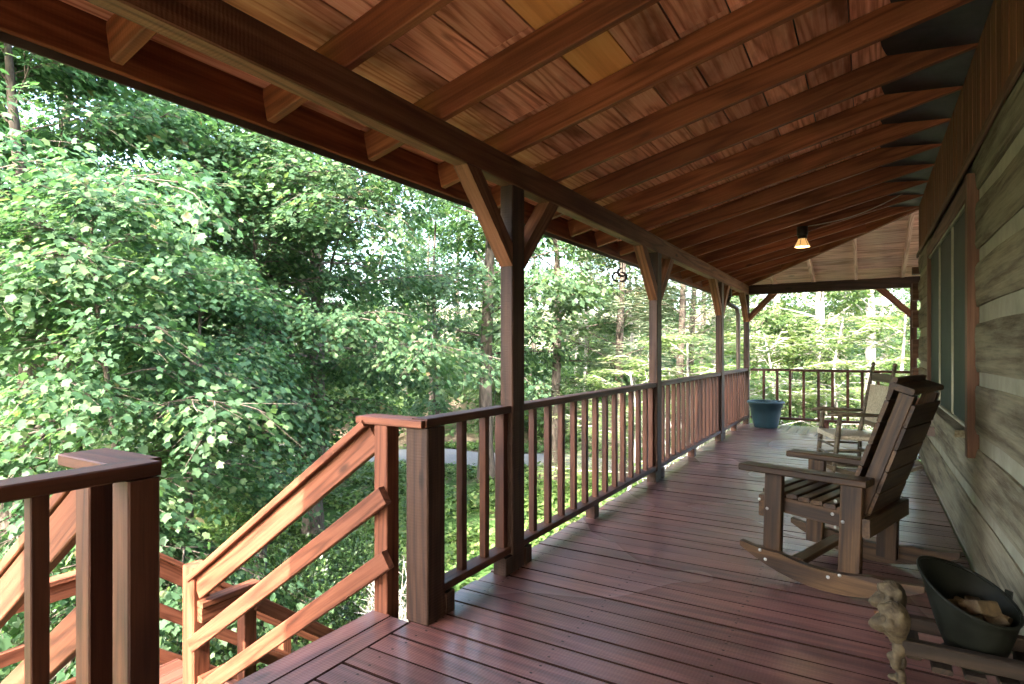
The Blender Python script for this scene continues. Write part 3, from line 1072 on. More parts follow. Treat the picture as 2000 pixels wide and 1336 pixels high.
def rocking_chair():
    O, f, w = place_frame((-.63, 3.6, 0), (-.955, .297))
    if w.y < 0: w = -w
    b = -f
    root = empty("rocking_chair", O + b * .45 + w * .34, "large weathered brown plank rocking chair with flat wide arms", "rocking chair")

    def Pt(t, s, z): return O + b * t + w * s + Vector((0, 0, z))
    m = MT['chair']
    fw = tuple(w)
    for s in (0.02, .70):
        # curved rocker board
        n = 16
        top, bot = [], []
        for i in range(n + 1):
            t = .90 * i / n
            zb = .62 * (t - .45) ** 2 + .001
            hgt = .105 * min(1, .28 + 3.2 * min(t, .90 - t))
            bot.append((t, zb))
            top.append((t, zb + hgt))
        prof = bot + top[::-1]
        vv = [Pt(t, s - .021, z) for t, z in prof] + [Pt(t, s + .021, z) for t, z in prof]
        k_ = len(prof)
        ff = [(i, (i + 1) % k_, k_ + (i + 1) % k_, k_ + i) for i in range(k_)]
        N_ = n + 1
        for i in range(n):
            ff.append((i, k_ - 1 - i, k_ - 2 - i, i + 1))
            ff.append((k_ + i, k_ + i + 1, 2 * k_ - 2 - i, 2 * k_ - 1 - i))
        Mb = frame_matrix(Pt(.2, s, .1), Pt(.8, s, .1), (0, 0, 1))
        Mi = Mb.inverted()
        rk = mesh_obj("rocker", [Mi @ q for q in vv], ff, m, root, Mb)
        if s < .1: near_rk = rk
    inn = {0: .062, 1: .658}
    for sgn, s in inn.items():
        fl_ = plank(root, "front_leg", Pt(.16, s, .045), Pt(.175, s, .565), .098, .04, m, up=fw)
        bl_ = plank(root, "back_leg", Pt(.56, s, .05), Pt(.575, s, .565), .105, .04, m, up=fw)
        if sgn == 0: near_legs = (fl_, bl_)
        sa = .045 if sgn == 0 else .675
        plank(root, "arm", Pt(.0, sa, .585), Pt(.66, sa, .59), .125, .036, m, up=(0, 0, 1), bev=.006)
        s2 = .103 if sgn == 0 else .617
        plank(root, "seat_rail", Pt(.13, s2, .392), Pt(.66, s2, .362), .088, .038, m, up=fw)
        # back stile
        s3 = .145 if sgn == 0 else .575
        plank(root, "back_stile", Pt(.545, s3, .30), Pt(.797, s3, 1.037), .07, .04, m, up=fw)
    # bolts
    for s_, lst in ((-.002, ((.17, .11), (.20, .065), (.53, .06), (.585, .085), )), ):
        for (t, z) in lst:
            lathe(near_rk, "bolt", [(.0095, 0), (.008, .005), (.003, .007)], MT['bolt'], frame_matrix(Pt(t, s_ - .001, z + .02), Pt(t, s_ - .001, z + .02) + f * .1, (0, 0, 1)) @ Matrix.Rotation(R(90), 4, 'X'), 10, True)
    for (t, z) in ((.145, .405), (.19, .36), (.55, .47), (.535, .40), (.585, .37), (.55, .335)):
        lathe(near_legs[0 if t < .3 else 1], "bolt", [(.009, 0), (.0075, .005), (.003, .007)], MT['bolt'], frame_matrix(Pt(t, .041, z), Pt(t, .041, z) + f * .1, (0, 0, 1)) @ Matrix.Rotation(R(90), 4, 'X'), 10, True)
    # apron and stretchers across
    plank(root, "front_apron", Pt(.105, .05, .37), Pt(.105, .67, .37), .12, .036, m, up=tuple(f))
    plank(root, "rear_stretcher", Pt(.645, .035, .36), Pt(.645, .685, .36), .095, .036, m, up=tuple(f))
    plank(root, "rocker_spreader", Pt(.30, .06, .10), Pt(.30, .66, .10), .07, .035, m, up=(0, 0, 1))
    # seat slats
    for i in range(7):
        t = .125 + .066 * i
        z = .452 - .03 * i / 6
        plank(root, "seat_slat", Pt(t, .085, z), Pt(t, .635, z), .06, .022, m, up=(-.06 * b[0], -.06 * b[1], 1))
    # back slats on the front face
    d = Vector((.255, .745))
    d = d / d.length
    up = Vector(b) * d.y - Vector((0, 0, 1)) * d.x     # normal of the back plane (to the rear)
    for i in range(6):
        q = .12 + .122 * i
        base = Pt(.545, 0, .36) + b * (d.x * q) + Vector((0, 0, d.y * q)) - up * .046
        plank(root, "back_slat", base + w * .105, base + w * .615, .1175, .02, m, up=tuple(up))
    for i in range(6):
        q = .075 + .121 * i
        base = Pt(.545, 0, .30) + b * (d.x * q) + Vector((0, 0, d.y * q)) + up * .044
        plank(root, "rear_slat", base + w * .125, base + w * .595, .117, .016, m, up=tuple(up))
    base = Pt(.545, 0, .30) + b * (d.x * .805) + Vector((0, 0, d.y * .805)) - up * .02
    plank(root, "top_board", base + w * .085, base + w * .635, .11, .032, m, up=tuple(Vector(b) * d.x + Vector((0, 0, d.y))), bev=.008)
    return root


rocking_chair()


def old_rocker():
    A = Vector((-.30, 6.60, 0))
    w = Vector((-.33, .944, 0)).normalized()
    f = Vector((-w.y, w.x, 0))
    if f.x > 0: f = -f
    b = -f
    root = empty("rocking_chair", A + b * .25 + w * .26, "old ladder-back rocking chair with woven seat near the far railing", "rocking chair")
    m = MT['oldchair']

    def Pt(t, s, z): return A + b * t + w * s + Vector((0, 0, z))
    for s in (0, .53):
        pts = [Pt(t, s, .035 + .55 * (t - .34) ** 2) for t in np.linspace(-.12, .80, 14)]
        v, fa = [], []
        for i, p in enumerate(pts):
            hgt = .03 * min(1, .35 + 4 * min(i / 13, 1 - i / 13))
            for dz, ds in ((-.028, -.012), (-.028, .012), (hgt - .01, .012), (hgt - .01, -.012)):
                v.append(p + w * ds + Vector((0, 0, dz)))
        for i in range(13):
            for k_ in range(4):
                fa.append((i * 4 + k_, i * 4 + (k_ + 1) % 4, i * 4 + 4 + (k_ + 1) % 4, i * 4 + 4 + k_))
        fa += [(3, 2, 1, 0), (52, 53, 54, 55)]
        Mb = Matrix.Translation(root.matrix_basis.translation)
        mesh_obj("rocker", [q - Mb.translation for q in v], fa, m, root, Mb)
        # front post (turned), back post with finial
        zs = [(.03, .012), (.08, .018), (.15, .022), (.30, .024), (.42, .025), (.50, .022), (.60, .02), (.615, .026)]
        tube(root, "front_post", [Pt(.02 + .10 * (z - .03), s, z) for z, r in zs], [r for z, r in zs], m, 12)
        zs = [(.03, .014), (.1, .02), (.4, .022), (.8, .020), (1.0, .018), (1.035, .018), (1.045, .012), (1.055, .021), (1.075, .021), (1.085, .013), (1.10, .022), (1.12, .018), (1.13, .006)]
        tube(root, "back_post", [Pt(.43 + .18 * max(0, z - .35), s, z) for z, r in zs], [r for z, r in zs], m, 12)
        # arm
        pts = [Pt(-.03, s, .617), Pt(.05, s, .628), Pt(.25, s, .622), Pt(.47, s, .615)]
        tube(root, "arm", pts, [.017, .025, .02, .015], m, 8)
        for z in (.17, .27): tube(root, "side_stretcher", [Pt(.03, s, z), Pt(.24, s, z + .004), Pt(.43, s, z)], [.009, .012, .009], m, 8)
    for z in (.20, .30): tube(root, "front_stretcher", [Pt(.035, .0, z), Pt(.035, .26, z), Pt(.035, .53, z)], [.009, .013, .009], m, 8)
    tube(root, "rear_stretcher", [Pt(.43, .0, .22), Pt(.43, .53, .22)], [.011, .011], m, 8)
    plank(root, "seat", Pt(.02, .265, .395), Pt(.45, .265, .38), .54, .045, MT['weave'], bev=.018)
    plank(root, "top_slat", Pt(.55, .02, .975), Pt(.55, .51, .975), .085, .014, m, up=tuple(b))
    plank(root, "lower_slat", Pt(.47, .02, .50), Pt(.47, .51, .50), .05, .014, m, up=tuple(b))
    c0, c1 = Pt(.475, .265, .52), Pt(.535, .265, .90)
    plank(root, "woven_back", c0, c1, .47, .016, MT['weave'], up=tuple(b))
    return root


old_rocker()

# ------------------------------------------------------------------ planter
pl = empty("planter_pot", (-1.405, 10.285, 0), "teal blue plastic planter pot in the far railing corner", "planter")
Mp = Matrix.Translation((-1.405, 10.285, .001))
pb = lathe(pl, "pot_body", [(.165, 0), (.175, .012), (.19, .06), (.222, .22), (.236, .325), (.25, .33), (.256, .382), (.274, .388), (.284, .40), (.284, .418), (.272, .428), (.25, .428), (.238, .418), (.222, .34), (.20, .30)], MT['pot'], Mp, 48)
lathe(pl, "potting_soil", [(.205, .29), (.203, .31), (.12, .325), (.02, .33)], plain("soil", (.03, .02, .014), .95, nscale=40, bump=.9), Mp, 24, True)

# ------------------------------------------------------------------ coal scuttle, chunks, carved stand
def scuttle():
    C = Vector((.312, 2.615, 0))
    root = empty("coal_scuttle", C + Vector((0, 0, .178)), "dark galvanised coal scuttle holding wood chunks beside the wall", "bucket")
    n = 40

    def rim(th):
        x = .140 * math.cos(th) * (1.08 if math.cos(th) < 0 else 1)
        y = .158 * math.sin(th)
        z = .40 - .052 * math.cos(th) + .035 * math.sin(th) + .02 * max(0, -math.cos(th)) ** 3
        return Vector((x, y, z))
    v, f = [], []
    rings = [(0, 1.0), (.25, 1), (.5, 1), (.75, 1), (.97, 1), (1.0, 1.03), (1.01, 1.0), (.98, .97), (.6, .975), (.12, .97)]
    for (t, k_) in rings:
        for i in range(n):
            th = 2 * math.pi * i / n
            rm = rim(th)
            bx, by, bz = .088 * math.cos(th) + .012, .088 * math.sin(th) - .02, .215
            tt = t ** .85
            p = Vector((bx + (rm.x - bx) * tt, by + (rm.y - by) * tt, bz + (rm.z - bz) * t))
            p = Vector((p.x * k_, p.y * k_, p.z))
            v.append(C + p)
    for j in range(len(rings) - 1):
        for i in range(n):
            i2 = (i + 1) % n
            f.append((j * n + i, j * n + i2, (j + 1) * n + i2, (j + 1) * n + i))
    f.append(tuple(reversed(range(n))))
    f.append(tuple(range((len(rings) - 1) * n, len(rings) * n)))
    Mb = WM[root.name]
    sb = mesh_obj("scuttle_body", [q - Mb.translation for q in v], f, MT['scuttle'], root, Mb, True)
    lathe(root, "foot_ring", [(.108, .178), (.106, .186), (.088, .205), (.084, .225)], MT['scuttle'], Matrix.Translation((C.x + .012, C.y - .02, 0)), 32)
    pts = [C + rim(R(a)) + Vector((0, 0, .004)) for a in range(0, 361, 9)]
    tube(sb, "rolled_rim", pts, .0055, MT['scuttle'], 6)
    ea = C + rim(R(35))
    plank(sb, "ear", ea + Vector((.004, .004, -.03)), ea + Vector((.008, .007, .022)), .03, .006, MT['scuttle'], up=(.8, .6, 0))
    return C


SC = scuttle()
rc = random.Random(3)
chunk_desc = ["pale split wood chunk lying on top in the coal scuttle", "brown wood chunk at the far left inside the scuttle", "small pale wood lump near the scuttle's front rim",
              "grey wood chunk standing at the back of the scuttle", "dark bark-covered chunk on the right inside the scuttle", "flat tan wood chip in the middle of the scuttle",
              "broken wood piece wedged at the right end of the scuttle", "reddish wood chunk under the pile on the scuttle's left"]
spots = [(.02, -.02, .335, .05), (-.075, .035, .315, .045), (-.02, -.075, .31, .026), (.005, .06, .33, .035), (.07, -.03, .305, .045), (-.03, .0, .325, .04), (.095, .03, .30, .035), (-.07, -.03, .295, .045)]
for (dx, dy, z, s), lab in zip(spots, chunk_desc):
    vv = []
    for sx in (-1, 1):
        for sy in (-1, 1):
            for sz in (-1, 1):
                vv.append(Vector((sx * s * rc.uniform(.8, 1.3), sy * s * rc.uniform(.5, .85), sz * s * rc.uniform(.35, .65))))
    ff = [(0, 1, 3, 2), (4, 6, 7, 5), (0, 4, 5, 1), (2, 3, 7, 6), (0, 2, 6, 4), (1, 5, 7, 3)]
    Mc = Matrix.Translation(SC + Vector((dx * .72 + .012, dy * .72 - .008, z + .022))) @ Matrix.Rotation(rc.uniform(0, 3), 4, 'Z') @ Matrix.Rotation(rc.uniform(-.5, .5), 4, 'X') @ Matrix.Rotation(rc.uniform(-.4, .4), 4, 'Y')
    o = mesh_obj("wood_chunk", vv, ff, MT['kindling'], None, Mc)
    bv = o.modifiers.new("bevel", 'BEVEL')
    bv.width = .006
    bv.segments = 2
    tag(o, lab, "wood", "wood chunks in the coal scuttle")


def carved_stand():
    root = empty("carved_stand", (.3, 2.55, 0), "low dark wooden stand with two carved animal-head ends under the scuttle", "stand")
    YN_, YF_ = 2.445, 2.665
    for yq in (YN_, YF_):
        plank(root, "side_rail", (.105, yq, .235), (.49, yq, .235), .05, .04, MT['standrail'], up=(0, 1, 0))
    for xq in (.22, .31, .40):
        plank(root, "cross_slat", (xq, YN_ + .018, .166), (xq, YF_ - .018, .166), .06, .02, MT['standrail'])
    for xq in (.14, .46):
        plank(root, "end_bar", (xq, YN_ + .02, .20), (xq, YF_ - .02, .20), .045, .03, MT['standrail'])
    for yq in (YN_, YF_):
        plank(root, "rear_leg", (.465, yq, .001), (.465, yq, .212), .05, .038, MT['standrail'], up=(0, 1, 0))
    # carved head: dome, brow, muzzle to the left, ears, jaw running into the neck
    nu, nv_ = 64, 48
    hv, hf = [], []

    def bump(dv, c, amp, wd):
        c = Vector(c).normalized()
        return amp * math.exp(-(1 - dv.dot(c)) / wd)
    for a in range(nv_ + 1):
        th = math.pi * a / nv_
        for b_ in range(nu):
            ph = 2 * math.pi * b_ / nu
            dv = Vector((math.sin(th) * math.cos(ph), math.sin(th) * math.sin(ph), math.cos(th)))
            r = 1.0
            r += bump(dv, (-1, 0, -.30), .75, .075)                       # muzzle
            r += bump(dv, (-.75, 0, .5), .26, .035)                       # brow
            r -= bump(dv, (-1, 0, .16), .26, .02)                       # stop between brow and muzzle
            for sy in (-1, 1):
                r -= bump(dv, (-.8, sy * .55, .12), .30, .012)          # eye sockets
                r += bump(dv, (.25, sy * .85, .45), .24, .03)            # ears
                r += bump(dv, (-.55, sy * .7, -.3), .16, .035)           # cheeks
                r -= bump(dv, (-.2, sy * .9, .1), .20, .010)             # carved groove behind the eye
                r -= bump(dv, (-.75, sy * .5, -.62), .22, .008)          # corner of the mouth
            r -= bump(dv, (-1, 0, -.66), .32, .008)                      # mouth groove
            r += bump(dv, (.25, 0, -1), .5, .12)                         # neck
            front = max(0.0, -dv.x) ** .5
            r -= .13 * front * math.exp(-((dv.z + .34 + .1 * dv.y * dv.y) / .05) ** 2)     # mouth line
            r -= .12 * front * math.exp(-((dv.z - .2 - .12 * abs(dv.y)) / .06) ** 2)       # eye line under the brow
            r -= .07 * math.exp(-((dv.z + .72) / .05) ** 2)                                # collar cut
            r += .02 * math.sin(19 * th + 3 * math.sin(5 * ph)) * math.sin(4 * ph)         # knife facets
            hv.append((dv.x * r * .048, dv.y * r * .046, dv.z * r * .062))
    for a in range(nv_):
        for b_ in range(nu):
            b2 = (b_ + 1) % nu
            hf.append((a * nu + b_, (a + 1) * nu + b_, (a + 1) * nu + b2, a * nu + b2))
    hm = bpy.data.meshes.new("carved_head")
    hm.from_pydata(hv, [], hf)
    hm.polygons.foreach_set("use_smooth", [True] * len(hm.polygons))
    hm.materials.append(MT['carve'])
    leg = [((.0, 0, 0), .06, (.55, .6, .8)), ((-.012, 0, -.05), .05, (.5, .6, .9)), ((.004, 0, -.10), .045, (.5, .6, .9)), ((.016, 0, -.145), .04, (.55, .6, .9)),
           ((.012, 0, -.185), .036, (.55, .6, .8)), ((-.008, 0, -.21), .036, (.9, .7, .5)), ((-.026, 0, -.035), .028, (.7, .6, .7))]
    lm = meta_mesh("carved_leg", leg, .009)
    lm.materials.append(MT['carve'])
    zmin = min(v_.co.z for v_ in lm.vertices)
    for yq in (YN_, YF_):
        h = bpy.data.objects.new("carved_head", hm)
        link(h, root, Matrix.Translation((.082, yq, .318)) @ Matrix.Rotation(R(12 if yq < 2.5 else 18), 4, 'Z'))
        # eyes and mouth line
        l_ = bpy.data.objects.new("carved_leg", lm)
        link(l_, root, Matrix.Translation((.098, yq, -zmin + .001)))
    return root


carved_stand()

# ------------------------------------------------------------------ ceiling light and its cable
LXp, LYp = -.63, 7.54
lt = empty("ceiling_light", (LXp, LYp, zr(LXp)), "small lit ceiling light with six-sided amber glass shade on the rafters", "lamp")
zt = zr(LXp) - .002
lathe(lt, "mounting_box", [(.055, zt - .05), (.058, zt - .045), (.058, zt + .05), (.02, zt + .052)], MT['metal_dark'], Matrix.Translation((LXp, LYp - .085, 0)), 20, True)
lathe(lt, "fitter", [(.035, zt - .09), (.048, zt - .08), (.05, zt - .05), (.03, zt - .048)], MT['metal_dark'], Matrix.Translation((LXp, LYp - .085, 0)), 20, True)
n6 = 6
v = []
for (r, z) in ((.036, zt - .075), (.085, zt - .18)):
    for k_ in range(6):
        a = k_ * math.pi / 3 + .3
        v.append((LXp + r * math.cos(a), LYp - .085 + r * math.sin(a), z))
v += [(LXp + (q[0] - LXp) * .97, LYp - .085 + (q[1] - LYp + .085) * .97, q[2] + .002) for q in v[:12]]
f = []
for k_ in range(6):
    k2 = (k_ + 1) % 6
    f.append((6 + k_, 6 + k2, k2, k_))
    f.append((12 + k_, 12 + k2, 18 + k2, 18 + k_))
    f.append((6 + k2, 6 + k_, 18 + k_, 18 + k2))
gs = mesh_obj("glass_shade", v, f, MT['lampglass'], lt)
for k_ in range(6):
    tube(gs, "shade_rib", [v[k_], v[6 + k_]], .0028, MT['metal_dark'], 5)
lathe(lt, "bulb", [(.012, zt - .08), (.028, zt - .11), (.032, zt - .135), (.022, zt - .150), (.004, zt - .157)], MT['bulb'], Matrix.Translation((LXp, LYp - .085, 0)), 16, True)
pl_ = bpy.data.lights.new("lamp_light", 'POINT')
pl_.energy = .22
pl_.color = (1, .72, .4)
pl_.shadow_soft_size = .03
po = bpy.data.objects.new("lamp_light", pl_)
link(po, lt, Matrix.Translation((LXp, LYp - .085, zt - .21)))
pts = []
for i in range(15):
    t = i / 14
    x = LXp + .05 + (WALL - .12 - LXp) * t
    pts.append((x, LYp - .03 - .012 * math.sin(3.1 * t), zr(x) + .045 - .075 * math.sin(math.pi * t) + .06 * t))
c_ = tube(None, "power_cable", pts, .005, MT['cable'], 6)
tag(c_, "tan power cable sagging from the ceiling light to the wall", "cable")

# ------------------------------------------------------------------ hanging crescents, downspout, floodlight
def crescent(root, name, c, r, ang, thick, xdir):
    v, f = [], []
    n = 18
    for i in range(n + 1):
        t = -1 + 2 * i / n
        a = ang + t * R(125)
        w_ = thick * (1 - t * t) ** .7 + .001
        for rr in (r - w_ / 2, r + w_ / 2):
            for dz in (-.004, .004):
                p = Vector(c) + Vector(xdir) * (rr * math.cos(a)) + Vector((0, 0, rr * math.sin(a))) + Vector((-xdir[1], xdir[0], 0)) * dz
                v.append(p)
    for i in range(n):
        q = i * 4
        for a_, b_ in ((0, 1), (1, 3), (3, 2), (2, 0)):
            f.append((q + a_, q + b_, q + 4 + b_, q + 4 + a_))
    f += [(0, 1, 3, 2), (n * 4 + 2, n * 4 + 3, n * 4 + 1, n * 4)]
    Mb = Matrix.Translation(Vector(c))
    mesh_obj(name, [q - Mb.translation for q in v], f, MT['metal_dark'], root, Mb)


orn = empty("hanging_ornament", (PX, 4.63, 2.19), "dark metal crescents ornament hanging from the beam", "ornament")
xd = Vector((math.cos(YAW), math.sin(YAW), 0)).lerp(Vector((.6, .8, 0)), .3).normalized()
oc = Vector((PX, 4.63, 1.875))
crescent(orn, "crescent", oc + xd * .022 + Vector((0, 0, .028)), .033, R(205), .021, xd)
crescent(orn, "crescent", oc + xd * .022 + Vector((0, 0, -.012)), .037, R(-5), .021, xd)
crescent(orn, "crescent", oc - xd * .022 + Vector((0, 0, -.01)), .035, R(185), .016, xd)
tube(orn, "hanging_wire", [(PX, 4.63, 2.194), oc + Vector((0, 0, .06))], .0015, MT['metal_dark'], 5)

ds = empty("downspout", (-1.93, 10.75, 1.5), "brown metal downspout pipe with elbow outside the corner post", "downspout")
tube(ds, "pipe", [(-2.16, 10.2, 2.2), (-2.12, 10.25, 2.10), (-2.0, 10.55, 2.03), (-1.93, 10.72, 1.98), (-1.915, 10.77, 1.86), (-1.915, 10.78, 1.2), (-1.915, 10.78, -2.5)], .036, MT['spout'], 12)
fl = empty("floodlight", (-1.9, 9.95, 2.15), "dark twin floodlight under the eave near the corner", "light fixture")
tube(fl, "lamp_head", [(-1.93, 9.95, 2.13), (-1.95, 9.90, 2.10), (-1.97, 9.84, 2.05)], [.02, .035, .05], MT['metal_dark'], 12)
tube(fl, "lamp_head", [(-1.90, 10.02, 2.13), (-1.92, 10.0, 2.09), (-1.94, 9.96, 2.03)], [.02, .03, .045], MT['metal_dark'], 12)
plank(fl, "bracket", (-1.90, 9.98, 2.12), (-1.90, 9.98, 2.262), .10, .05, MT['metal_dark'], up=(1, 0, 0))

fl_v = [(0, 0, .004), (.012, .012, .010), (.03, .016, .006), (.045, 0, .012), (.03, -.014, .008), (.012, -.011, .005)]
o = mesh_obj("fallen_leaf", fl_v, [(0, 3, 2, 1), (0, 5, 4, 3)], plain("dry_leaf", (.3, .17, .07), .8), None, Matrix.Translation((.03, 3.28, .002)) @ Matrix.Rotation(.8, 4, 'Z'))
tag(o, "small dry brown leaf lying on the deck before the scuttle", "leaf")

# ------------------------------------------------------------------ vegetation
def build_mesh_np(name, V, polys_sizes, loops, mat):
    me = bpy.data.meshes.new(name)
    me.vertices.add(len(V))
    me.vertices.foreach_set("co", V.astype(np.float32).ravel())
    me.loops.add(len(loops))
    me.loops.foreach_set("vertex_index", loops.astype(np.int32))
    me.polygons.add(len(polys_sizes))
    starts = np.concatenate([[0], np.cumsum(polys_sizes)[:-1]]).astype(np.int32)
    me.polygons.foreach_set("loop_start", starts)
    me.update(calc_edges=True)
    me.validate()
    me.materials.append(mat)
    return me


MAPLE = np.array([(0, 0, 0), (.08, .30, -.05), (.33, .27, .0), (.55, .46, -.09), (.70, .22, -.03), (1, 0, -.14), (.08, -.30, -.05), (.33, -.27, .0), (.55, -.46, -.09), (.70, -.22, -.03)])
MAPLE_P = [(0, 5, 4, 3, 2, 1), (0, 6, 7, 8, 9, 5)]
OVAL = np.array([(0, 0, 0), (.35, .26, -.03), (.75, .2, -.06), (1, 0, -.14), (.35, -.26, -.03), (.75, -.2, -.06)])
OVAL_P = [(0, 3, 2, 1), (0, 4, 5, 3)]
DIA = np.array([(0, 0, 0), (.5, .33, -.05), (1, 0, -.1), (.5, -.33, -.05)])
DIA_P = [(0, 2, 1), (0, 3, 2)]
NEED = np.array([(0, -.06, 0), (1, 0, 0), (0, .06, 0)])
NEED_P = [(0, 1, 2)]


def leaf_mesh(name, pos, tip, nrm, size, mat, tmpl, tp):
    n = len(pos)
    tip = tip / np.linalg.norm(tip, axis=1, keepdims=True)
    side = np.cross(nrm, tip)
    side /= np.linalg.norm(side, axis=1, keepdims=True) + 1e-9
    up = np.cross(tip, side)
    k_ = len(tmpl)
    V = (pos[:, None, :] + size[:, None, None] * (tmpl[None, :, 0:1] * tip[:, None, :] + tmpl[None, :, 1:2] * side[:, None, :] + tmpl[None, :, 2:3] * up[:, None, :])).reshape(-1, 3)
    base = (np.arange(n) * k_)[:, None]
    flat = np.concatenate([np.array(p) for p in tp])
    loops = (base + flat[None, :]).ravel()
    sizes = np.tile(np.array([len(p) for p in tp]), n)
    return build_mesh_np(name, V, sizes, loops, mat)


def merge_tubes(lst):
    V, F = [], []
    for pts, rad, sides in lst:
        v, f = tube_data(pts, rad, sides, False)
        b = len(V)
        V += v
        F += [tuple(i + b for i in q) for q in f]
    return V, F


def rot_about(v, ax, a): return Quaternion(ax, a) @ v


def make_tree(seed, H, r0, crown0, crown_r, n_limb, n_sub, n_twig, n_leaf, leaf_size, leafmat, barkmat, tmpl=(MAPLE, MAPLE_P), droop=.05, limb_el=(50, 10),
              twig_len=.55, lean=(0, 0), twig_tubes=True, layered=.0, profile=None, leaf_hang=.55, up_bias=1.0, spread=.10, vert=.55, name="tree"):
    rg = random.Random(seed)
    nr = np.random.RandomState(seed)
    tubes = []
    # trunk
    n = 12
    tp = []
    cx = cy = 0.0
    for i in range(n + 1):
        t = i / n
        tp.append(Vector((lean[0] * t * H + .10 * math.sin(2.3 * t * 3 + seed), lean[1] * t * H + .10 * math.cos(1.9 * t * 3 + seed * 2), t * H - .15)))
    flare = [r0 * (1.0 - .82 * (i / n)) * (1.35 if i == 0 else 1) for i in range(n + 1)]
    tubes.append((tp, flare, 9))

    def trunk_at(z):
        t = max(0, min(.999, (z + .15) / H)) * n
        i = int(t)
        return tp[i].lerp(tp[i + 1], t - i)
    pos, tips = [], []
    ga = rg.uniform(0, 6.28)
    for li in range(n_limb):
        t = (li + rg.uniform(.1, .9)) / n_limb
        z = crown0 + (H * .97 - crown0) * t
        ga += 2.4 + rg.uniform(-.35, .35)
        pr = profile(t) if profile else (1 - .75 * t ** 1.6) * (.72 + .28 * min(1, t * 5))
        L = crown_r * pr * rg.uniform(.8, 1.1)
        el = R(limb_el[1] + (limb_el[0] - limb_el[1]) * t + rg.uniform(-10, 10))
        d = Vector((math.cos(ga) * math.cos(el), math.sin(ga) * math.cos(el), math.sin(el)))
        p = trunk_at(z)
        pts = [p.copy()]
        seg = 7
        dirs = []
        for s in range(seg):
            d = (d + Vector((rg.uniform(-.12, .12), rg.uniform(-.12, .12), rg.uniform(-.08, .08) - droop))).normalized()
            p = p + d * (L / seg)
            pts.append(p.copy())
            dirs.append(d.copy())
        rl = max(.010, r0 * .20 * (1 - .6 * t) * min(1, L / crown_r + .2))
        tubes.append((pts, [rl * (1 - .8 * i / seg) for i in range(seg + 1)], 6))
        for si in range(n_sub):
            q = .22 + .78 * (si + rg.random()) / n_sub
            k_ = min(seg - 1, int(q * seg))
            bp = pts[k_].lerp(pts[k_ + 1], q * seg - k_)
            sd = 1 if si % 2 else -1
            bd = rot_about(dirs[k_], Vector((0, 0, 1)), sd * R(rg.uniform(28, 68)))
            bd.z = bd.z * (1 - layered) + rg.uniform(-.15, .2)
            bd.normalize()
            SLn = max(.35, L * .42 * (1.1 - q * .55)) * rg.uniform(.7, 1.15)
            spts = [bp.copy()]
            sdirs = []
            for s in range(4):
                bd = (bd + Vector((rg.uniform(-.16, .16), rg.uniform(-.16, .16), rg.uniform(-.1, .08) - droop * 1.2))).normalized()
                bp = bp + bd * (SLn / 4)
                spts.append(bp.copy())
                sdirs.append(bd.copy())
            if twig_tubes: tubes.append((spts, [.011, .009, .007, .005, .003], 4))
            for ti in range(n_twig):
                q2 = .12 + .88 * (ti + rg.random()) / n_twig
                k2 = min(3, int(q2 * 4))
                tpnt = spts[k2].lerp(spts[k2 + 1], q2 * 4 - k2)
                td = rot_about(sdirs[k2], Vector((0, 0, 1)), R(rg.uniform(-70, 70)))
                td.z = td.z * (1 - layered) + rg.uniform(-.55, .3) * (1 if layered == 0 else .5)
                td.normalize()
                TL = twig_len * rg.uniform(.6, 1.2)
                te = tpnt + td * TL + Vector((0, 0, -droop * TL))
                if twig_tubes and ti % 2 == 0: tubes.append(([tpnt, te], [.004, .002], 3))
                for lf in range(n_leaf):
                    q3 = (lf + .6) / n_leaf
                    pp = tpnt.lerp(te, q3)
                    pos.append((pp.x, pp.y, pp.z))
                    tips.append((td.x, td.y, td.z))
    pos = np.array(pos)
    tips = np.array(tips)
    N_ = len(pos)
    pos += nr.normal(0, spread, (N_, 3)) * np.array([1, 1, vert * (1 - layered * .5)])
    ang = nr.uniform(-1.3, 1.3, N_)
    c, s = np.cos(ang), np.sin(ang)
    tipd = np.stack([tips[:, 0] * c - tips[:, 1] * s, tips[:, 0] * s + tips[:, 1] * c, tips[:, 2] * .3 - leaf_hang * nr.uniform(.2, 1.5, N_)], 1)
    nrm = np.stack([nr.normal(0, .45, N_), nr.normal(0, .45, N_), np.full(N_, up_bias)], 1) + .35 * np.stack([tips[:, 0], tips[:, 1], np.zeros(N_)], 1)
    size = leaf_size * nr.uniform(.45, 1.25, N_)
    lm = leaf_mesh(name + "_leaves", pos, tipd, nrm, size, leafmat, *tmpl)
    V, F = merge_tubes(tubes)
    wm_ = bpy.data.meshes.new(name + "_wood")
    wm_.from_pydata([tuple(q) for q in V], [], F)
    wm_.polygons.foreach_set("use_smooth", [True] * len(wm_.polygons))
    wm_.materials.append(barkmat)
    wm_.update()
    return wm_, lm


def put_tree(name, meshes, x, y, rz, sc, label, group=None, cat="tree", z=None):
    zz = ground_z(x, y) if z is None else z
    M0 = Matrix.Translation((x, y, zz)) @ Matrix.Rotation(rz, 4, 'Z')
    root = bpy.data.objects.new(name, None)
    link(root, None, M0)
    tag(root, label, cat, group)
    Ms = M0 @ Matrix.Scale(sc, 4)
    a = bpy.data.objects.new("trunk", meshes[0])
    link(a, root, Ms)
    b = bpy.data.objects.new("crown", meshes[1])
    link(b, root, Ms)
    return root


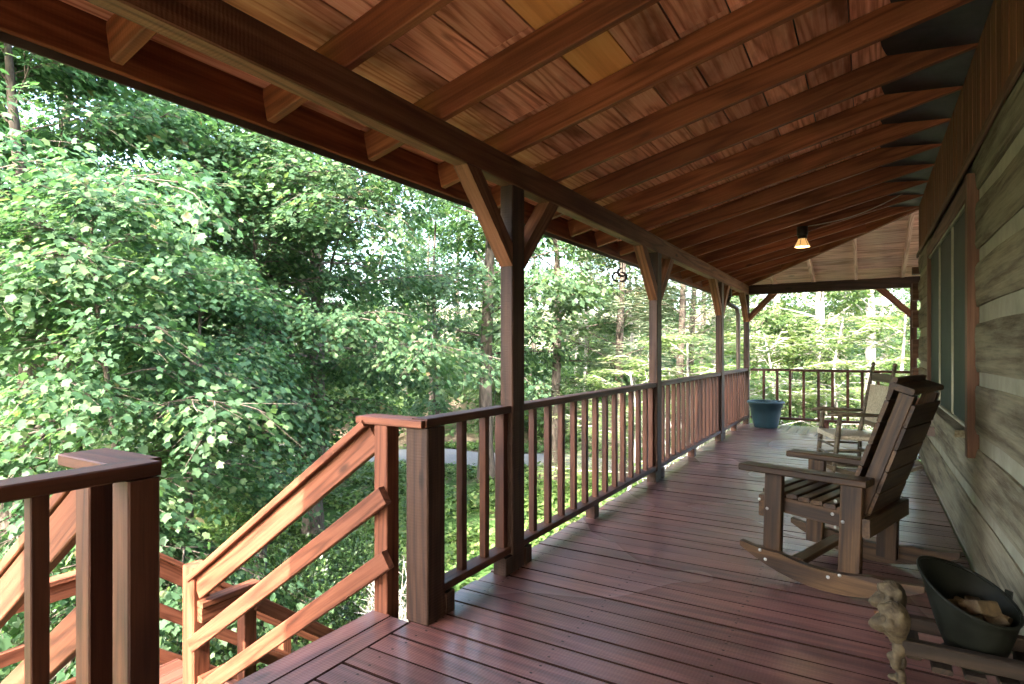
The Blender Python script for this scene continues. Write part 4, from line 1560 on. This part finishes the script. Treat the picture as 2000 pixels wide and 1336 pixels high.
G_MAPLE = leaf_mat("maple_leaf", [(0, (.038, .082, .044)), (.3, (.053, .110, .055)), (.6, (.072, .138, .066)), (.85, (.098, .168, .078)), (.985, (.13, .185, .085)), (1, (.2, .15, .08))], trans=.55, gloss=.18, rough=.5)
G_OAK = leaf_mat("oak_leaf", [(0, (.039, .078, .038)), (.5, (.066, .120, .055)), (.85, (.10, .16, .07)), (1, (.145, .2, .085))], trans=.48, gloss=.35)
G_LIGHT = leaf_mat("poplar_leaf", [(0, (.055, .10, .04)), (.5, (.085, .135, .05)), (1, (.135, .18, .07))], trans=.5, gloss=.3)
G_DOG = leaf_mat("dogwood_leaf", [(0, (.065, .095, .034)), (.5, (.095, .125, .044)), (1, (.145, .17, .065))], trans=.5, gloss=.3)
G_CED = leaf_mat("cedar_needle", [(0, (.05, .075, .045)), (.5, (.095, .125, .07)), (.85, (.15, .175, .105)), (1, (.2, .15, .1))], trans=.2, gloss=.2, rough=.6)
G_BOX = leaf_mat("shrub_leaf", [(0, (.016, .04, .012)), (.6, (.032, .075, .02)), (1, (.08, .14, .04))], trans=.25, gloss=.5, rough=.35)
G_GRD = leaf_mat("ground_leaf", [(0, (.06, .115, .03)), (.5, (.105, .18, .048)), (.85, (.155, .235, .07)), (1, (.23, .24, .1))], trans=.35, gloss=.3)
B_GREY = bark_mat("grey_bark", (.09, .08, .07), (.30, .28, .25), 9, lichen=(.42, .42, .36))
B_DARK = bark_mat("dark_bark", (.035, .028, .022), (.13, .105, .085), 10)
B_PALE = bark_mat("pale_bark", (.2, .18, .16), (.46, .43, .39), 7)

maple_a = make_tree(11, 8.9, .18, 1.6, 4.3, 40, 9, 7, 17, .112, G_MAPLE, B_DARK, droop=.07, limb_el=(52, 8), twig_len=.65, vert=1.0, name="maple_a")
maple_b = make_tree(23, 9.8, .20, 3.1, 4.4, 40, 9, 7, 17, .108, G_MAPLE, B_DARK, droop=.075, limb_el=(54, 8), twig_len=.65, vert=1.0, name="maple_b")
put_tree("maple_tree", maple_a, -10.0, 3.4, .4, 1.0, "big green maple whose nearest boughs fill the left edge beside the stairs", "maples beside the stairs")
put_tree("maple_tree", maple_b, -9.8, 8.3, 1.7, 1.0, "large maple with drooping bright sprays left of the nearest tall post", "maples beside the stairs")
put_tree("maple_tree", maple_b, -12.6, 5.0, 4.0, 1.05, "dark maple standing behind the two nearer maples", "maples beside the stairs")

maple_c = make_tree(29, 7.2, .10, 2.5, 2.6, 26, 8, 6, 15, .10, G_MAPLE, B_DARK, droop=.07, limb_el=(52, 8), twig_len=.55, vert=1.0, name="maple_c")
put_tree("maple_tree", maple_c, -8.9, 6.4, 2.2, 1.0, "smaller maple with bright sprays just beyond the stair rail", "maples beside the stairs")
put_tree("maple_tree", maple_c, -8.0, 4.7, 5.2, .72, "young maple with low leafy boughs below the handrail at left", "maples beside the stairs")
maple_e = make_tree(67, 5.4, .06, 1.1, 1.75, 28, 8, 6, 14, .086, G_MAPLE, B_DARK, droop=.09, limb_el=(45, 5), twig_len=.5, vert=1.0, name="maple_e")
put_tree("maple_tree", maple_e, -6.5, 2.9, 1.2, 1.0, "young large-leaved maple at the lower left beside the stair landing", "maples beside the stairs")
maple_d = make_tree(61, 11.5, .17, 3.3, 3.9, 34, 8, 6, 10, .17, G_OAK, B_DARK, droop=.05, limb_el=(52, 12), twig_len=.65, vert=1.0, spread=.15, twig_tubes=False, name="maple_d")
v_oak = make_tree(31, 15, .24, 3.2, 3.8, 24, 6, 6, 10, .20, G_OAK, B_DARK, tmpl=(OVAL, OVAL_P), droop=.02, twig_len=.8, twig_tubes=False, spread=.2, name="oak")
v_pop = make_tree(37, 17, .21, 4.5, 3.3, 22, 6, 6, 10, .21, G_LIGHT, B_PALE, tmpl=(OVAL, OVAL_P), droop=.0, limb_el=(60, 20), twig_len=.8, twig_tubes=False, spread=.22, name="poplar")
v_oak2 = make_tree(41, 13, .19, 2.2, 3.4, 22, 6, 6, 10, .18, G_OAK, B_GREY, tmpl=(OVAL, OVAL_P), droop=.03, twig_len=.75, twig_tubes=False, spread=.2, lean=(.04, .02), name="oak_b")
v_sap = make_tree(43, 4.6, .05, .5, 1.7, 14, 5, 5, 8, .14, G_LIGHT, B_DARK, tmpl=(OVAL, OVAL_P), droop=.03, twig_len=.45, spread=.12, name="sapling")
v_dog = make_tree(47, 4.4, .08, 1.2, 2.5, 13, 7, 6, 9, .115, G_DOG, B_GREY, tmpl=(OVAL, OVAL_P), droop=.0, limb_el=(22, 2), twig_len=.45, layered=.85, leaf_hang=.15, up_bias=2.2, spread=.07, name="dogwood")
v_ced = make_tree(53, 11, .16, .6, 2.9, 44, 8, 7, 11, .24, G_CED, B_DARK, tmpl=(NEED, NEED_P), droop=.01, limb_el=(45, 8), twig_len=.6, twig_tubes=False, spread=.15,
                  profile=lambda t: 1 - .9 * t, leaf_hang=.1, name="cedar")
v_far = [v_oak, v_pop, v_oak2]


def uv_dir(u, d):
    a = (u - 1000) / 1147
    s, c = math.sin(YAW), math.cos(YAW)
    return (d * (-s + c * a), d * (c + s * a))


# trees with a place of their own
def tree_at(name, mesh, u, d, rz, sc, label, group=None):
    x, y = uv_dir(u, d)
    return put_tree(name, mesh, x, y, rz, sc, label, group)


tree_at("oak_tree", v_oak2, 510, 17.5, .3, .95, "grey mottled trunk tree seen above the sloping handrail", "trees in the woods")
tree_at("oak_tree", v_oak, 590, 15.5, 1.0, .85, "dark shaggy-barked tree standing beside the driveway", "trees in the woods")
tree_at("oak_tree", v_oak, 955, 17.0, 2.2, .95, "slim dark tree just left of the nearest tall post", "trees in the woods")
tree_at("maple_tree", maple_d, 1085, 17.5, .8, 1.0, "light green tree between the first and second tall posts", "trees in the woods")
tree_at("cedar_tree", v_ced, 1215, 16.5, .2, 1.0, "feathery grey-green cedar left of the second tall post", "cedars beyond the yard")
tree_at("cedar_tree", v_ced, 1330, 17.0, 2.0, .95, "feathery grey-green cedar between the second and third tall posts", "cedars beyond the yard")
tree_at("dogwood_tree", v_dog, 1235, 11.5, .5, .8, "low yellow-green dogwood in front of the cedars", "dogwoods")
tree_at("dogwood_tree", v_dog, 1345, 12.5, 2.5, .95, "yellow-green dogwood between the second and third posts", "dogwoods")
tree_at("dogwood_tree", v_dog, 1500, 14.0, 1.1, 1.0, "bright layered dogwood behind the planter", "dogwoods")
tree_at("dogwood_tree", v_dog, 1640, 15.0, 3.7, 1.1, "bright layered dogwood beyond the middle of the far railing", "dogwoods")
tree_at("dogwood_tree", v_dog, 1765, 16.0, 5.1, 1.15, "bright layered dogwood beyond the right end of the far railing", "dogwoods")
tree_at("poplar_tree", v_pop, 1522, 19.0, 2.9, .8, "pale leaning trunk tree behind the planter", "trees in the woods")
tree_at("poplar_tree", v_pop, 1602, 17.0, 4.0, .8, "pale trunk tree seen through the middle of the far railing", "trees in the woods")
tree_at("poplar_tree", v_pop, 1692, 18.0, 5.4, .85, "pale trunk tree seen beside the old rocking chair", "trees in the woods")

# the woods behind, individually standing trees
wr = random.Random(99)
WL = {0: "broad dark-green tree among the woods beyond the driveway", 1: "tall light-green poplar among the woods beyond the driveway", 2: "grey-barked oak among the woods beyond the driveway"}
for d0, du in ((20, 150), (25, 125), (31, 110), (39, 95)):
    u = -420 + wr.uniform(0, du)
    while u < 2050:
        d = d0 + wr.uniform(-1.8, 1.8)
        uu = u + wr.uniform(-.3, .3) * du
        x, y = uv_dir(uu, d)
        # keep the driveway free
        near = min((Vector((x, y, 0)) - drive_c(t / 60)).length for t in range(61))
        if near > 1.9 and not (x > 1.0 and y < 14):
            k_ = wr.choice([0, 0, 1, 1, 2]) if uu < 1420 else wr.choice([1, 1, 2])
            put_tree(("oak_tree", "poplar_tree", "oak_tree")[k_], v_far[k_], x, y, wr.uniform(0, 6.28), wr.uniform(.55, .82), WL[k_], "trees in the deep woods")
        u += du * wr.uniform(.75, 1.3)
# understory saplings
for i in range(46):
    uu = wr.uniform(-200, 1900)
    d = wr.uniform(13, 27)
    x, y = uv_dir(uu, d)
    near = min((Vector((x, y, 0)) - drive_c(t / 60)).length for t in range(61))
    if near < 1.7 or (600 < uu < 1440 and d < 20.5): continue
    put_tree("sapling", v_sap, x, y, wr.uniform(0, 6.28), wr.uniform(.5, 1.05), "light green sapling in the undergrowth of the woods", "undergrowth saplings", "sapling")


# far undergrowth that reads as one mass
def far_woods():
    nr = np.random.RandomState(5)
    n = 90000
    u = nr.uniform(-500, 2100, n)
    d = nr.uniform(24, 46, n)
    a = (u - 1000) / 1147
    s, c = math.sin(YAW), math.cos(YAW)
    x, y = d * (-s + c * a), d * (c + s * a)
    cl = np.sin(x * .55 + 1.3 * np.sin(y * .31)) * np.sin(y * .5 + 1.1 * np.sin(x * .37)) + .4 * np.sin(1.9 * x + y) * np.sin(1.7 * y - .6 * x)
    h = np.clip(1.6 + 2.6 * cl, .3, 5)
    dd = np.hypot(x, y)
    zg = GZ + (dd - 24).clip(0) * .1 + np.minimum(1, (dd - 24).clip(0) / 10) * .5
    pos = np.stack([x, y, zg + h * nr.uniform(0, 1, n) ** .6], 1)
    th = nr.uniform(0, 6.28, n)
    tip = np.stack([np.cos(th), np.sin(th), nr.uniform(-.9, .4, n)], 1)
    nrm = np.stack([nr.normal(0, .5, n), nr.normal(0, .5, n), np.ones(n)], 1)
    me = leaf_mesh("undergrowth", pos, tip, nrm, nr.uniform(.2, .42, n), G_LIGHT, DIA, DIA_P)
    o = bpy.data.objects.new("undergrowth", me)
    link(o)
    tag(o, "light green undergrowth filling the far woods", "undergrowth", kind="stuff")


far_woods()


# shrubs under the stairs
def shrub(name, x, y, rx, ry, h, n, mat, label, seed, size=.05, twiggy=False):
    nr = np.random.RandomState(seed)
    zg = ground_z(x, y)
    root = empty(name, (x, y, zg), label, "shrub", "shrubs by the stairs")
    th = nr.uniform(0, 2 * np.pi, n)
    ph = np.arccos(nr.uniform(-.1, 1, n))
    rr = nr.uniform(.55, 1.05, n) ** .5 * (1 + .18 * np.sin(th * 5 + ph * 3) + .1 * np.sin(th * 11 - ph * 7))
    pos = np.stack([rx * rr * np.sin(ph) * np.cos(th), ry * rr * np.sin(ph) * np.sin(th), .12 + h * rr * np.cos(ph)], 1)
    pos[:, 2] = np.maximum(pos[:, 2], .03)
    out = pos / np.linalg.norm(pos, axis=1, keepdims=True)
    tip = out + nr.normal(0, .7, (n, 3))
    nrm = out * .6 + nr.normal(0, .5, (n, 3)) + np.array([0, 0, .7])
    if not twiggy:
        me = leaf_mesh("shrub_leaves", pos, tip, nrm, size * nr.uniform(.6, 1.3, n), mat, OVAL, OVAL_P)
        o = bpy.data.objects.new("foliage", me)
        link(o, root, WM[root.name])
    tl = []
    rg = random.Random(seed)
    for i in range(60 if twiggy else 14):
        a = rg.uniform(0, 6.28)
        e_ = rg.uniform(.35, 1)
        p1 = Vector((rx * .9 * math.cos(a) * (1 - e_ * .5), ry * .9 * math.sin(a) * (1 - e_ * .5), h * e_))
        m_ = p1 * .5 + Vector((rg.uniform(-.1, .1), rg.uniform(-.1, .1), 0))
        tl.append(([Vector((0, 0, -.05)) + p1 * .03, m_, p1], [.012, .007, .002], 4))
        if twiggy:
            for q in range(6):
                p2 = m_.lerp(p1, rg.uniform(.1, 1)) + Vector((0, 0, 0))
                tl.append(([p2, p2 + Vector((rg.uniform(-.18, .18), rg.uniform(-.18, .18), rg.uniform(-.05, .25)))], [.004, .0015], 3))
    V, F = merge_tubes(tl)
    mesh_obj("stems", V, F, B_PALE if twiggy else B_DARK, root, WM[root.name])


shrub("evergreen_shrub", -5.9, 4.6, .95, 1.0, 1.3, 9000, G_BOX, "dark evergreen shrub seen between the stair rails", 5)
shrub("evergreen_shrub", -7.2, 4.0, 1.0, 1.0, 1.3, 9000, G_BOX, "dark evergreen shrub left of the lower newel post", 6)
shrub("evergreen_shrub", -6.3, 6.0, .8, .9, 1.0, 8000, G_BOX, "dark evergreen shrub below the right handrail", 7)
shrub("evergreen_shrub", -7.8, 2.4, 1.1, 1.0, 1.2, 8000, G_BOX, "dark evergreen shrub behind the landing's outer rail", 8)
shrub("bare_bush", -5.0, 5.4, .45, .45, 1.25, 0 + 10, G_BOX, "bare grey twiggy bush behind the stair newel post", 9, twiggy=True)

bx_, by_ = uv_dir(1345, 11.2)
shrub("bare_tree", bx_, by_, 1.7, 1.7, 3.7, 10, G_BOX, "bare pale twiggy tree between the second and third posts", 12, twiggy=True)


# ground cover
def ground_cover():
    nr = np.random.RandomState(77)
    P = []
    tot = 0
    while tot < 150000:
        n = 60000
        u = nr.uniform(-250, 1800, n)
        d = 3.5 + (nr.uniform(0, 1, n) ** 1.3) * 20
        a = (u - 1000) / 1147
        s, c = math.sin(YAW), math.cos(YAW)
        x, y = d * (-s + c * a), d * (c + s * a)
        # clumps
        cl = np.sin(x * 1.1 + .6 * np.sin(y * .9)) * np.sin(y * 1.3 + .8 * np.sin(x * .7)) + .5 * np.sin(3.1 * x + 1.7 * y) * np.sin(2.7 * y - x)
        keep = (cl + nr.normal(0, .35, n) > -.25) & (x < -1.9) | ((y > 11.3) & (cl > -.3))
        tt = np.linspace(0, 1, 80)
        dc = np.array([tuple(drive_c(t))[:2] for t in tt])
        dm = np.min((x[:, None] - dc[None, :, 0]) ** 2 + (y[:, None] - dc[None, :, 1]) ** 2, axis=1)
        keep &= dm > 1.45 ** 2
        keep &= ~((x > -4.7) & (y < 4.6))
        x, y = x[keep], y[keep]
        P.append(np.stack([x, y], 1))
        tot += len(x)
    P = np.concatenate(P)
    n = len(P)
    x, y = P[:, 0], P[:, 1]
    d = np.hypot(x, y)
    z = GZ + .10 * np.sin(.31 * x + .5) * np.cos(.27 * y) + .05 * np.sin(1.3 * x + .4 * y) + np.where(d > 24, (d - 24) * .1 + np.minimum(1, (d - 24) / 10) * .5, 0)
    pos = np.stack([x, y, z + np.abs(nr.normal(0, .07, n)) + .01], 1)
    th = nr.uniform(0, 6.28, n)
    tip = np.stack([np.cos(th), np.sin(th), nr.uniform(-.1, .9, n)], 1)
    nrm = np.stack([nr.normal(0, .4, n), nr.normal(0, .4, n), np.ones(n)], 1)
    size = nr.uniform(.045, .11, n) * (1 + d / 30)
    me = leaf_mesh("ground_cover", pos, tip, nrm, size, G_GRD, DIA, DIA_P)
    o = bpy.data.objects.new("ground_cover", me)
    link(o)
    tag(o, "low leafy ground cover and weedy grass across the yard", "ground cover", kind="stuff")


ground_cover()
